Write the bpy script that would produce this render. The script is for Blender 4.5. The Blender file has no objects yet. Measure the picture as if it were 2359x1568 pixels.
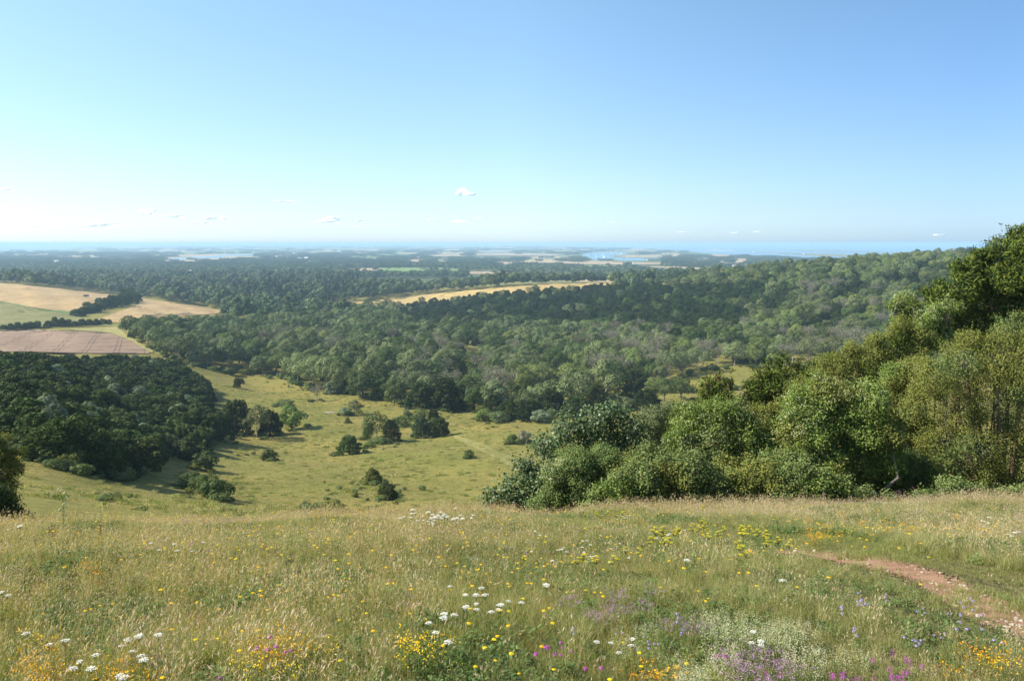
import bpy, math, random
import numpy as np
from math import radians, sin, cos, pi, log, exp

random.seed(7)
RNG = np.random.default_rng(7)
scn = bpy.context.scene
COL = scn.collection

# ------------------------------------------------------------------ view
F, CX, HOR = 1834.0, 1179.0, 560.0           # focal length and horizon in units of a 2358 wide picture
SEA_Z, LAND_Z = -81.4, -80.0

# ------------------------------------------------------------------ helpers: properties
def tag(o, label=None, cat=None, group=None, kind=None):
    if label: o['label'] = label
    if cat: o['category'] = cat
    if group: o['group'] = group
    if kind: o['kind'] = kind
    return o

def link(o, parent=None):
    COL.objects.link(o)
    if parent is not None: o.parent = parent
    return o

# ------------------------------------------------------------------ helpers: meshes
def mesh_poly(name, V, faces_flat, sizes, mats, midx=None, smooth=False):
    V = np.asarray(V, np.float32).reshape(-1, 3)
    me = bpy.data.meshes.new(name)
    sizes = np.asarray(sizes, np.int32); ff = np.asarray(faces_flat, np.int32).ravel()
    me.vertices.add(len(V)); me.vertices.foreach_set('co', V.ravel())
    me.loops.add(len(ff)); me.loops.foreach_set('vertex_index', ff)
    me.polygons.add(len(sizes))
    st = np.zeros(len(sizes), np.int32); st[1:] = np.cumsum(sizes)[:-1]
    me.polygons.foreach_set('loop_start', st)
    for m in mats: me.materials.append(m)
    if midx is not None: me.polygons.foreach_set('material_index', np.asarray(midx, np.int32))
    if smooth: me.polygons.foreach_set('use_smooth', np.ones(len(sizes), bool))
    me.update(calc_edges=True)
    return me

class MB:
    """collects quads, triangles and tubes for one mesh"""
    def __init__(s): s.v, s.f, s.s, s.m, s.n = [], [], [], [], 0
    def add(s, V, Fc, mi=0):
        V = np.asarray(V, np.float32).reshape(-1, 3); Fc = np.asarray(Fc, np.int32)
        s.v.append(V); s.f.append((Fc + s.n).ravel()); s.s.append(np.full(len(Fc), Fc.shape[1], np.int32))
        s.m.append(np.full(len(Fc), mi, np.int32)); s.n += len(V)
    def quads(s, Q, mi=0):
        Q = np.asarray(Q, np.float32).reshape(-1, 3)
        s.add(Q, np.arange(len(Q)).reshape(-1, 4), mi)
    def tris(s, T, mi=0):
        T = np.asarray(T, np.float32).reshape(-1, 3)
        s.add(T, np.arange(len(T)).reshape(-1, 3), mi)
    def tube(s, pts, rad, sides=6, mi=0):
        pts = np.asarray(pts, float); rad = np.broadcast_to(np.asarray(rad, float), (len(pts),))
        d = np.gradient(pts, axis=0); d /= np.linalg.norm(d, axis=1)[:, None] + 1e-9
        ref = np.array([0.31, 0.95, 0.05])
        a = np.cross(d, ref); a /= np.linalg.norm(a, axis=1)[:, None] + 1e-9
        b = np.cross(d, a)
        t = np.arange(sides) * 2 * pi / sides
        V = pts[:, None] + rad[:, None, None] * (np.cos(t)[None, :, None] * a[:, None] + np.sin(t)[None, :, None] * b[:, None])
        n = len(pts); i = np.arange(n - 1)[:, None] * sides; j = np.arange(sides)[None]; k = (j + 1) % sides
        Fc = np.stack([i + j, i + k, i + sides + k, i + sides + j], -1).reshape(-1, 4)
        s.add(V.reshape(-1, 3), Fc, mi)
    def mesh(s, name, mats, smooth=False):
        if not s.v: return bpy.data.meshes.new(name)
        return mesh_poly(name, np.concatenate(s.v), np.concatenate(s.f), np.concatenate(s.s), mats, np.concatenate(s.m), smooth)
    def build(s, name, mats, parent=None, smooth=False):
        mats = mats if isinstance(mats, (list, tuple)) else [mats]
        return link(bpy.data.objects.new(name, s.mesh(name, mats, smooth)), parent)

def unit(a): return a / (np.linalg.norm(a, axis=-1, keepdims=True) + 1e-9)

def rand_dirs(rng, n): return unit(rng.normal(size=(n, 3)))

def leaves(rng, C, N, L, W, along=None, fold=0.0):
    """diamond leaves at C facing roughly N; along: preferred long axis"""
    n = len(C)
    N = unit(N)
    T = unit(along if along is not None else rand_dirs(rng, n))
    T = unit(T - N * (T * N).sum(1, keepdims=True) * 0.85)
    B = np.cross(N, T)
    L = (L * rng.uniform(0.65, 1.25, n))[:, None]; W = (W * rng.uniform(0.7, 1.2, n))[:, None]
    p0 = C - T * L * 0.5; p2 = C + T * L * 0.5
    mid = C + N * L * 0.08
    return np.stack([p0, mid + B * W * 0.5, p2, mid - B * W * 0.5], 1)

# ------------------------------------------------------------------ helpers: materials
def new_mat(name):
    m = bpy.data.materials.new(name); m.use_nodes = True
    nt = m.node_tree; nt.nodes.clear()
    out = nt.nodes.new('ShaderNodeOutputMaterial')
    return m, nt, out

def mixc(nt, fac, a, b, mode='MIX'):
    n = nt.nodes.new('ShaderNodeMix'); n.data_type = 'RGBA'; n.blend_type = mode
    for k, v in ((0, fac), (6, a), (7, b)):
        if hasattr(v, 'links') or isinstance(v, bpy.types.NodeSocket): nt.links.new(v, n.inputs[k])
        else: n.inputs[k].default_value = v if k == 0 else (*v, 1.0)
    return n.outputs[2]

def mathn(nt, op, a, b=0.0):
    n = nt.nodes.new('ShaderNodeMath'); n.operation = op
    for k, v in ((0, a), (1, b)):
        if isinstance(v, bpy.types.NodeSocket): nt.links.new(v, n.inputs[k])
        else: n.inputs[k].default_value = v
    return n.outputs[0]

def noise(nt, scale, detail=4, rough=0.55, coord='pos', stretch=None, dist=0.0):
    if coord == 'pos':
        g = nt.nodes.new('ShaderNodeNewGeometry').outputs['Position']
    else:
        g = nt.nodes.new('ShaderNodeTexCoord').outputs['Object']
    if stretch:
        mp = nt.nodes.new('ShaderNodeMapping'); mp.inputs['Scale'].default_value = stretch[:3]
        if len(stretch) > 3: mp.inputs['Rotation'].default_value = (0, 0, stretch[3])
        nt.links.new(g, mp.inputs['Vector']); g = mp.outputs[0]
    n = nt.nodes.new('ShaderNodeTexNoise'); n.inputs['Scale'].default_value = scale
    n.inputs['Detail'].default_value = detail; n.inputs['Roughness'].default_value = rough; n.inputs['Distortion'].default_value = dist
    nt.links.new(g, n.inputs['Vector'])
    return n.outputs['Fac']

def ramp(nt, fac, stops, interp='LINEAR'):
    r = nt.nodes.new('ShaderNodeValToRGB'); cr = r.color_ramp; cr.interpolation = interp
    while len(cr.elements) < len(stops): cr.elements.new(0.5)
    for e, (p, c) in zip(cr.elements, stops):
        e.position = p; e.color = (*c, 1.0) if not isinstance(c, (int, float)) else (c, c, c, 1)
    nt.links.new(fac, r.inputs[0])
    return r.outputs[0]

def leaf_mat(name, ca, cb, trans=0.3, tree_var=0.25, rough=0.6, cc=None, spec=0.12, hue=0.03):
    """foliage: colour varies per leaf between ca and cb, and per plant"""
    m, nt, out = new_mat(name)
    geo = nt.nodes.new('ShaderNodeNewGeometry'); oi = nt.nodes.new('ShaderNodeObjectInfo')
    rnd = geo.outputs['Random Per Island']
    c = ramp(nt, rnd, [(0.0, ca), (1.0, cb)] if cc is None else [(0.0, ca), (0.75, cb), (0.9, cb), (1.0, cc)])
    hsv = nt.nodes.new('ShaderNodeHueSaturation')
    nt.links.new(c, hsv.inputs['Color'])
    v = mathn(nt, 'MULTIPLY_ADD', oi.outputs['Random'], 2 * tree_var); nt.nodes[-1].inputs[2].default_value = 1 - tree_var
    nt.links.new(v, hsv.inputs['Value'])
    h = mathn(nt, 'MULTIPLY_ADD', mathn(nt, 'FRACT', mathn(nt, 'MULTIPLY', oi.outputs['Random'], 7.31)), hue); nt.nodes[-1].inputs[2].default_value = 0.5 - hue / 2
    nt.links.new(h, hsv.inputs['Hue'])
    p = nt.nodes.new('ShaderNodeBsdfPrincipled'); p.inputs['Roughness'].default_value = rough
    p.inputs['Specular IOR Level'].default_value = spec
    nt.links.new(hsv.outputs[0], p.inputs['Base Color'])
    t = nt.nodes.new('ShaderNodeBsdfTranslucent')
    tc = mixc(nt, 1.0, hsv.outputs[0], (1.3, 1.35, 0.55), 'MULTIPLY')
    nt.links.new(tc, t.inputs['Color'])
    mx = nt.nodes.new('ShaderNodeMixShader'); mx.inputs[0].default_value = trans
    nt.links.new(p.outputs[0], mx.inputs[1]); nt.links.new(t.outputs[0], mx.inputs[2]); nt.links.new(mx.outputs[0], out.inputs['Surface'])
    return m

def plain_mat(name, ca, cb=None, scale=3.0, rough=0.85, spec=0.2, coord='obj', bump=0.0):
    m, nt, out = new_mat(name)
    p = nt.nodes.new('ShaderNodeBsdfPrincipled'); p.inputs['Roughness'].default_value = rough
    p.inputs['Specular IOR Level'].default_value = spec
    if cb is not None:
        n = noise(nt, scale, 5, 0.6, coord)
        nt.links.new(ramp(nt, n, [(0.3, ca), (0.7, cb)]), p.inputs['Base Color'])
        if bump:
            b = nt.nodes.new('ShaderNodeBump'); b.inputs['Strength'].default_value = bump
            nt.links.new(n, b.inputs['Height']); nt.links.new(b.outputs[0], p.inputs['Normal'])
    else: p.inputs['Base Color'].default_value = (*ca, 1)
    nt.links.new(p.outputs[0], out.inputs['Surface'])
    return m

# ------------------------------------------------------------------ terrain: heights below the eye
COLS = np.array([0, 300, 600, 900, 1200, 1500, 1800, 2100, 2358], float)
TAB = {
 15:  [1232,1226,1214,1200,1196,1188,1180,1176,1176],
 20:  [1222,1224,1214,1200,1192,1176,1166,1160,1160],
 40:  [1172,1196,1202,1200,1190,1154,1130,1115,1100],
 80:  [1085,1140,1172,1180,1170,1140,1110,1090,1080],
 120: [ 985,1085,1127,1140,1130,1110,1085,1060,1050],
 170: [ 912,1000,1065,1070,1060,1050,1040,1020,1010],
 230: [ 858, 930,1000,1005, 995, 990, 985, 975, 970],
 300: [ 828, 872, 930, 930, 930, 918, 912, 900, 895],
 380: [ 810, 825, 876, 870, 880, 865, 850, 835, 830],
 480: [ 780, 780, 825, 822, 830, 805, 785, 760, 750],
 600: [ 747, 748, 785, 782, 785, 750, 725, 690, 680],
 750: [ 708, 718, 745, 745, 733, 700, 660, 624, 614],
 950: [ 662, 694, 714, 712, 680, 662, 626, 604, 593],
 1200:[ 652, 678, 682, 681, 656, 650, 628, 606, 594],
 1500:[ 650, 656, 657, 657, 657, 657, 642, 620, 605],
 2200:[ 660, 660, 660, 660, 660, 660, 660, 655, 650]}
def near_z(D): return -(1.77 + 0.104 * D + 0.0088 * D * D)

def pchip(x, Y, xq):
    """monotone cubic through (x, Y[...]) along axis 0"""
    x = np.asarray(x, float); Y = np.asarray(Y, float); xq = np.asarray(xq, float)
    h = np.diff(x); d = np.diff(Y, axis=0) / h.reshape(-1, *([1] * (Y.ndim - 1)))
    m = np.zeros_like(Y)
    hh = h.reshape(-1, *([1] * (Y.ndim - 1)))
    w1 = 2 * hh[1:] + hh[:-1]; w2 = hh[1:] + 2 * hh[:-1]
    with np.errstate(divide='ignore', invalid='ignore'):
        mm = (w1 + w2) / (w1 / d[:-1] + w2 / d[1:])
    m[1:-1] = np.where(d[:-1] * d[1:] > 0, mm, 0)
    m[0], m[-1] = d[0], d[-1]
    i = np.clip(np.searchsorted(x, xq) - 1, 0, len(x) - 2)
    sh = (-1, *([1] * (Y.ndim - 1)))
    t = ((xq - x[i]) / h[i]).reshape(sh); H = h[i].reshape(sh)
    return ((2*t**3-3*t**2+1)*Y[i] + (t**3-2*t**2+t)*H*m[i] + (-2*t**3+3*t**2)*Y[i+1] + (t**3-t**2)*H*m[i+1])

_D = [6.0, 8.0, 11.0] + sorted(TAB) + [2700.0, 3200.0]   # the plain begins past the last ridge
_Z = [[near_z(d)] * 9 for d in _D[:3]] + [[-(p - HOR) / F * d for p in TAB[d]] for d in sorted(TAB)] + [[LAND_Z] * 9, [LAND_Z] * 9]
_Z = np.array(_Z)
_Z[_D.index(2200)] = LAND_Z
_lq = np.linspace(log(6.0), log(3200.0), 700)
_zf = pchip(np.log(_D), _Z, _lq)                                   # 700 x 9
_ce = np.concatenate([[-900, -400], COLS, [2800, 3400]])
_ze = np.concatenate([_zf[:, :1], _zf[:, :1], _zf, _zf[:, -1:], _zf[:, -1:]], 1)
_cq = np.linspace(-900, 3400, 440)
_zg = pchip(_ce, _ze.T, _cq).T                                     # 700 x 440
_k = np.hanning(13); _k /= _k.sum()
_zp = np.pad(_zg, ((0, 0), (6, 6)), 'edge')
_zg = np.stack([(_zp[:, i:i + 440]) * _k[i] for i in range(13)]).sum(0)

def height(x, D):
    x = np.asarray(x, float); D = np.asarray(D, float)
    Ds = np.maximum(D, 6.0)
    px = np.clip(CX + F * x / Ds, -899, 3399)
    fi = np.clip((np.log(Ds) - _lq[0]) / (_lq[1] - _lq[0]), 0, 698.999); fj = (px + 900) / (_cq[1] - _cq[0])
    i = fi.astype(int); j = np.clip(fj.astype(int), 0, 438); a = fi - i; b = fj - j
    z = (_zg[i, j]*(1-a)*(1-b) + _zg[i+1, j]*a*(1-b) + _zg[i, j+1]*(1-a)*b + _zg[i+1, j+1]*a*b)
    z = np.where(D < 6.0, near_z(np.maximum(D, -6.0)), z)
    w1 = np.clip((D - 50) / 60, 0, 1) * np.clip((2000 - D) / 800, 0, 1)
    z = z + w1 * (0.35 * np.sin(x / 7.3 + D / 11.0) + 0.3 * np.sin(x / 4.1 - D / 6.7 + 1.0) + 0.5 * np.sin(x / 19.0 + 2) * np.sin(D / 23.0))
    w0 = np.clip((40 - D) / 20, 0, 1)
    z = z + w0 * (0.035 * np.sin(x * 1.9 + 0.6 * D) + 0.03 * np.sin(x * 0.9 - D * 1.3 + 1.7))
    return z

def pix(x, D, z):
    return CX + F * x / D, HOR - F * z / D

def ground_at(px, py, D0=3.0, D1=2400.0):
    """first point of the terrain met along the line of sight through a picture position"""
    D = np.geomspace(D0, D1, 1500)
    x = (px - CX) / F * D
    gy = HOR - F * height(x, D) / D
    k = np.nonzero(gy <= py)[0]
    i = k[0] if len(k) else len(D) - 1
    if i > 0 and len(k):
        t = (gy[i-1] - py) / (gy[i-1] - gy[i] + 1e-9); d = D[i-1] + t * (D[i] - D[i-1])
    else: d = D[i]
    xx = (px - CX) / F * d
    return xx, float(d), float(height(xx, d))

def in_poly(px, py, P):
    if isinstance(px, (float, int, np.floating)):                    # one point: plain loop
        r = False; n = len(P); x1, y1 = P[-1]
        for x2, y2 in P:
            if (y1 > py) != (y2 > py) and px < (x2 - x1) * (py - y1) / (y2 - y1) + x1: r = not r
            x1, y1 = x2, y2
        return r
    px = np.asarray(px, float); py = np.asarray(py, float); r = np.zeros(px.shape, bool)
    n = len(P)
    for i in range(n):
        x1, y1 = P[i]; x2, y2 = P[(i + 1) % n]
        if y1 == y2: continue
        c = ((y1 > py) != (y2 > py)) & (px < (x2 - x1) * (py - y1) / (y2 - y1) + x1)
        r ^= c
    return r

# coast: how far the plain reaches, as a picture height per column
_cp = np.array([[-1200,578],[0,578],[150,575],[175,571.5],[270,569.5],[450,567.5],[600,566.3],[900,566.2],[1179,567.2],[1400,569.5],[1500,573],
                [1540,576],[1600,581],[1655,585.6],[1720,588],[1768,592],[1850,597],[1990,602],[2150,605],[3600,607]])
def coast_D(px):
    w = 0.35 * np.sin(px / 17.0) + 0.25 * np.sin(px / 6.1 + 1)
    return F * (-LAND_Z) / (np.interp(px, _cp[:, 0], _cp[:, 1]) + w * 0.6 - HOR)

# ------------------------------------------------------------------ materials
M = {}
def terrain_mat():
    m, nt, out = new_mat('meadow_ground')
    geo = nt.nodes.new('ShaderNodeNewGeometry')
    sep = nt.nodes.new('ShaderNodeSeparateXYZ'); nt.links.new(geo.outputs['Position'], sep.inputs[0])
    Y = sep.outputs[1]
    n1 = noise(nt, 0.035, 6, 0.6); n2 = noise(nt, 0.5, 6, 0.65); n3 = noise(nt, 2.4, 4, 0.7, stretch=(1, 0.5, 1)); n4 = noise(nt, 0.012, 3, 0.5)
    lawn = ramp(nt, n2, [(0.28, (0.15, 0.15, 0.036)), (0.5, (0.225, 0.20, 0.052)), (0.72, (0.295, 0.24, 0.075))])
    dry = ramp(nt, n1, [(0.35, (0.8, 0.9, 0.72)), (0.55, (1.0, 1.0, 1.0)), (0.7, (1.25, 1.1, 1.0))])
    lawn = mixc(nt, 1.0, lawn, dry, 'MULTIPLY')
    fine = ramp(nt, n3, [(0.35, 0.62), (0.6, 1.1)])
    lawn = mixc(nt, 0.8, lawn, fine, 'MULTIPLY')
    spots = ramp(nt, noise(nt, 0.9, 3, 0.75, stretch=(1, 0.6, 1)), [(0.66, 0.0), (0.74, 1.0)])
    lawn = mixc(nt, mathn(nt, 'MULTIPLY', spots, 0.5), lawn, (0.16, 0.13, 0.12))
    # foreground soil and moss under the tall grass
    soil = ramp(nt, noise(nt, 9.0, 5, 0.7), [(0.3, (0.055, 0.05, 0.02)), (0.7, (0.14, 0.125, 0.05))])
    nearf = ramp(nt, mathn(nt, 'DIVIDE', Y, 60.0), [(0.35, 1.0), (0.7, 0.0)])
    lawn = mixc(nt, nearf, lawn, soil)
    # cultivated plain
    vo = nt.nodes.new('ShaderNodeTexVoronoi'); vo.inputs['Scale'].default_value = 0.0034; vo.inputs['Randomness'].default_value = 0.9
    mp = nt.nodes.new('ShaderNodeMapping'); mp.inputs['Scale'].default_value = (0.8, 0.5, 0.0)
    nt.links.new(geo.outputs['Position'], mp.inputs[0]); nt.links.new(mp.outputs[0], vo.inputs['Vector'])
    sc = nt.nodes.new('ShaderNodeSeparateColor'); nt.links.new(vo.outputs['Color'], sc.inputs[0])
    plain = ramp(nt, sc.outputs[0], [(0.0, (0.07, 0.09, 0.035)), (0.24, (0.08, 0.105, 0.04)), (0.26, (0.15, 0.17, 0.065)), (0.55, (0.17, 0.18, 0.08)), (0.57, (0.42, 0.32, 0.18)), (0.8, (0.34, 0.26, 0.16)), (0.82, (0.13, 0.2, 0.06)), (1.0, (0.14, 0.2, 0.06))], 'CONSTANT')
    farf = ramp(nt, mathn(nt, 'DIVIDE', Y, 3000.0), [(0.5, 0.0), (0.58, 1.0)])
    c = mixc(nt, farf, lawn, plain)
    p = nt.nodes.new('ShaderNodeBsdfPrincipled'); p.inputs['Roughness'].default_value = 0.95; p.inputs['Specular IOR Level'].default_value = 0.1
    nt.links.new(c, p.inputs['Base Color'])
    b = nt.nodes.new('ShaderNodeBump'); b.inputs['Strength'].default_value = 0.6; b.inputs['Distance'].default_value = 0.4
    nt.links.new(n3, b.inputs['Height']); nt.links.new(b.outputs[0], p.inputs['Normal'])
    nt.links.new(p.outputs[0], out.inputs['Surface'])
    return m
M['terrain'] = terrain_mat()

def crop_mat(name, a, b, c, tram=None):
    m, nt, out = new_mat(name)
    n1 = noise(nt, 0.02, 5, 0.6, stretch=(1, 0.35, 1, 0.5)); n2 = noise(nt, 0.6, 4, 0.7, stretch=(1, 0.25, 1, 0.5))
    col = ramp(nt, n1, [(0.3, a), (0.5, b), (0.7, c)])
    col = mixc(nt, 0.9, col, ramp(nt, n2, [(0.3, 0.78), (0.7, 1.14)]), 'MULTIPLY')
    col = mixc(nt, 0.8, col, ramp(nt, noise(nt, 0.07, 6, 0.7, stretch=(1, .5, 1, .5)), [(0.32, 0.78), (0.5, 1.0), (0.7, 1.12)]), 'MULTIPLY')
    if tram:                                                        # paired wheel tracks left by the tractor
        geo = nt.nodes.new('ShaderNodeNewGeometry'); mp = nt.nodes.new('ShaderNodeMapping')
        mp.inputs['Rotation'].default_value = (0, 0, tram[0]); nt.links.new(geo.outputs['Position'], mp.inputs[0])
        sep = nt.nodes.new('ShaderNodeSeparateXYZ'); nt.links.new(mp.outputs[0], sep.inputs[0])
        u = mathn(nt, 'MULTIPLY', mathn(nt, 'FRACT', mathn(nt, 'DIVIDE', sep.outputs[0], tram[1])), tram[1])
        k = None
        for off in (2.0, 4.1):
            d = mathn(nt, 'ABSOLUTE', mathn(nt, 'SUBTRACT', u, off)); l = mathn(nt, 'LESS_THAN', d, 0.33)
            k = l if k is None else mathn(nt, 'MAXIMUM', k, l)
        col = mixc(nt, mathn(nt, 'MULTIPLY', k, tram[3]), col, tram[2])
    p = nt.nodes.new('ShaderNodeBsdfPrincipled'); p.inputs['Roughness'].default_value = 0.95; p.inputs['Specular IOR Level'].default_value = 0.1
    nt.links.new(col, p.inputs['Base Color']); nt.links.new(p.outputs[0], out.inputs['Surface'])
    return m
M['wheat'] = crop_mat('ripe_wheat', (0.36, 0.25, 0.115), (0.43, 0.30, 0.14), (0.47, 0.34, 0.165))
M['gold'] = crop_mat('golden_barley', (0.38, 0.28, 0.105), (0.43, 0.315, 0.12), (0.47, 0.35, 0.14))
M['pinkcrop'] = crop_mat('reddish_crop', (0.235, 0.165, 0.108), (0.27, 0.19, 0.125), (0.30, 0.215, 0.142), (radians(-25), 14.0, (0.11, 0.085, 0.058), 0.6))
M['pasture'] = crop_mat('pasture', (0.165, 0.17, 0.06), (0.21, 0.20, 0.075), (0.26, 0.225, 0.095))
M['strip'] = crop_mat('field_margin', (0.27, 0.25, 0.085), (0.31, 0.28, 0.10), (0.24, 0.24, 0.08))
M['greenfield'] = crop_mat('green_crop', (0.15, 0.24, 0.07), (0.18, 0.27, 0.08), (0.2, 0.28, 0.1))
M['hay'] = crop_mat('cut_hay', (0.17, 0.17, 0.07), (0.21, 0.2, 0.085), (0.24, 0.225, 0.1))
M['stubble'] = crop_mat('stubble', (0.34, 0.25, 0.15), (0.4, 0.3, 0.18), (0.44, 0.33, 0.2))
M['track'] = crop_mat('mown_grass', (0.14, 0.16, 0.04), (0.19, 0.185, 0.05), (0.235, 0.205, 0.065))
M['track2'] = crop_mat('worn_grass', (0.17, 0.175, 0.05), (0.225, 0.205, 0.065), (0.26, 0.225, 0.08))
def water_mat():
    m, nt, out = new_mat('sea_water')
    p = nt.nodes.new('ShaderNodeBsdfPrincipled'); p.inputs['Roughness'].default_value = 0.25; p.inputs['Specular IOR Level'].default_value = 0.5
    nt.links.new(ramp(nt, noise(nt, 0.0006, 4, 0.6, stretch=(0.3, 1, 1)), [(0.3, (0.10, 0.22, 0.29)), (0.7, (0.14, 0.27, 0.34))]), p.inputs['Base Color'])
    b = nt.nodes.new('ShaderNodeBump'); b.inputs['Strength'].default_value = 0.5; b.inputs['Distance'].default_value = 1.0
    nt.links.new(noise(nt, 0.08, 4, 0.6), b.inputs['Height']); nt.links.new(b.outputs[0], p.inputs['Normal'])
    nt.links.new(p.outputs[0], out.inputs['Surface'])
    return m
M['water'] = water_mat()
M['sand'] = plain_mat('pale_sand', (0.5, 0.45, 0.36), (0.6, 0.55, 0.45), 0.01, coord='pos')
M['chalk'] = plain_mat('bare_chalk', (0.30, 0.24, 0.17), (0.42, 0.35, 0.27), 1.5, coord='pos')
M['earth'] = plain_mat('trodden_earth', (0.22, 0.115, 0.062), (0.36, 0.215, 0.13), 5.0, coord='pos', bump=0.5)
M['flint'] = plain_mat('flint', (0.30, 0.23, 0.16), (0.52, 0.44, 0.34), 18.0)
M['bark'] = plain_mat('bark', (0.10, 0.085, 0.065), (0.2, 0.175, 0.14), 2.5, bump=0.4)
M['palebark'] = plain_mat('pale_bark', (0.22, 0.2, 0.165), (0.36, 0.33, 0.28), 2.5)
M['twig'] = plain_mat('grey_twigs', (0.17, 0.145, 0.12), (0.26, 0.225, 0.19), 2.0)
M['yewbark'] = plain_mat('red_bark', (0.12, 0.07, 0.045), (0.2, 0.125, 0.085), 2.5)

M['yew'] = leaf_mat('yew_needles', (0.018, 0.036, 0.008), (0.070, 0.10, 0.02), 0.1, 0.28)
M['oak'] = leaf_mat('oak_leaves', (0.05, 0.082, 0.018), (0.096, 0.134, 0.034), 0.16, 0.32)
M['ash'] = leaf_mat('ash_leaves', (0.108, 0.142, 0.054), (0.185, 0.222, 0.09), 0.18, 0.26)
M['olive'] = leaf_mat('yellowing_leaves', (0.14, 0.185, 0.046), (0.22, 0.26, 0.076), 0.22, 0.25)
M['grey'] = leaf_mat('thin_grey_leaves', (0.15, 0.155, 0.095), (0.26, 0.26, 0.17), 0.2, 0.2)
M['whitebeam'] = leaf_mat('silvery_leaves', (0.10, 0.145, 0.07), (0.24, 0.29, 0.17), 0.2, 0.2)
M['bright'] = leaf_mat('bright_leaves', (0.10, 0.16, 0.03), (0.21, 0.28, 0.065), 0.25, 0.1)
M['haw'] = leaf_mat('hawthorn_leaves', (0.045, 0.07, 0.014), (0.235, 0.25, 0.055), 0.26, 0.08, cc=(0.22, 0.16, 0.055), hue=0.005)
M['bramble'] = leaf_mat('bramble_leaves', (0.04, 0.075, 0.018), (0.20, 0.255, 0.08), 0.24, 0.12, cc=(0.2, 0.15, 0.06), hue=0.015)
M['clematis'] = leaf_mat('clematis_leaves', (0.05, 0.095, 0.017), (0.25, 0.32, 0.075), 0.28, 0.06, hue=0.004)
M['creamflower'] = leaf_mat('cream_blossom', (0.45, 0.45, 0.25), (0.62, 0.60, 0.38), 0.3, 0.05)
M['darkleaf'] = leaf_mat('dark_round_leaves', (0.04, 0.078, 0.024), (0.125, 0.18, 0.07), 0.2, 0.05, rough=0.45, spec=0.3, hue=0.004)
M['yewnear'] = leaf_mat('yew_sprays', (0.014, 0.034, 0.005), (0.12, 0.16, 0.024), 0.18, 0.08, cc=(0.17, 0.15, 0.028), hue=0.004)
M['farleaf'] = leaf_mat('far_leaves', (0.046, 0.076, 0.032), (0.066, 0.098, 0.038), 0.1, 0.28)
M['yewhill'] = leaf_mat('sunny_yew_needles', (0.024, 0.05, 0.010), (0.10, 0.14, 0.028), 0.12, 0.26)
M['fir'] = leaf_mat('fir_needles', (0.015, 0.03, 0.014), (0.04, 0.06, 0.025), 0.1, 0.2)
# ------------------------------------------------------------------ ground, fields, water
def build_ground():
    rowsD = np.concatenate([np.linspace(-9, 2, 8), np.geomspace(2.4, 60, 110), np.geomspace(61.5, 420, 190), np.geomspace(423, 2700, 190)[0:]])
    w = np.concatenate([np.linspace(-2.0, -0.75, 26)[:-1], np.linspace(-0.75, 0.75, 330), np.linspace(0.75, 2.0, 26)[1:]])
    X = w[None, :] * (np.maximum(rowsD, 0)[:, None] + np.clip(14 - rowsD, 0, 14)[:, None])
    D = np.repeat(rowsD[:, None], len(w), 1)
    Z = height(X, D)
    far = []
    pxw = CX + F * w
    Dc = coast_D(pxw)
    for t in np.linspace(0, 1, 90)[1:]:
        d = np.exp(np.log(2700) + t * (np.log(Dc) - np.log(2700))); far.append((w * d, d, np.full(len(w), LAND_Z - (1.6 if t == 1 else 0))))
    X = np.concatenate([X, np.stack([f[0] for f in far])]); D = np.concatenate([D, np.stack([f[1] for f in far])]); Z = np.concatenate([Z, np.stack([f[2] for f in far])])
    n, m = X.shape
    V = np.stack([X, D, Z], -1).reshape(-1, 3)
    i = np.arange(n - 1)[:, None] * m; j = np.arange(m - 1)[None]
    Fc = np.stack([i + j, i + j + 1, i + m + j + 1, i + m + j], -1).reshape(-1, 4)
    me = mesh_poly('ground', V, Fc, np.full(len(Fc), 4), [M['terrain']], smooth=True)
    tag(link(bpy.data.objects.new('ground', me)), kind='structure')
    # sea
    mb = MB(); S = 320000.0
    xs = np.linspace(-1.6, 1.6, 9); ds = [1200.0, 6000.0, 20000.0, 80000.0, S]
    V = [(a * d, d, SEA_Z) for d in ds for a in xs]
    Fc = [(r*9+c, r*9+c+1, r*9+9+c+1, r*9+9+c) for r in range(4) for c in range(8)]
    mb.add(V, Fc); tag(mb.build('sea', M['water']), kind='structure')
build_ground()

def drape(name, poly, mat, lift=0.25, D0=380.0, ny=40, nx=40, wob=0.9, dense=False):
    """a sheet laid on the terrain inside an outline given by where it lies in the view"""
    P = np.array(poly, float)
    ys = np.linspace(P[:, 1].max() - 0.01, P[:, 1].min() + 0.01, ny)
    V = []
    for k, y in enumerate(ys):
        xs = []
        for i in range(len(P)):
            (x1, y1), (x2, y2) = P[i], P[(i + 1) % len(P)]
            if (y1 > y) != (y2 > y): xs.append(x1 + (y - y1) * (x2 - x1) / (y2 - y1))
        a, b = min(xs), max(xs)
        a += wob * sin(k * 1.7); b += wob * sin(k * 2.3 + 1)
        for t in np.linspace(0, 1, nx):
            px = a + (b - a) * t
            yy = y + wob * 0.3 * sin(px * 0.11)
            x, d, z = ground_at(px, yy, D0)
            V.append((x, d, z + lift))
    i = np.arange(ny - 1)[:, None] * nx; j = np.arange(nx - 1)[None]
    Fc = np.stack([i + j, i + j + 1, i + nx + j + 1, i + nx + j], -1).reshape(-1, 4)
    me = mesh_poly(name, V, Fc, np.full(len(Fc), 4), [mat], smooth=True)
    return tag(link(bpy.data.objects.new(name, me)), kind='structure')

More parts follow.
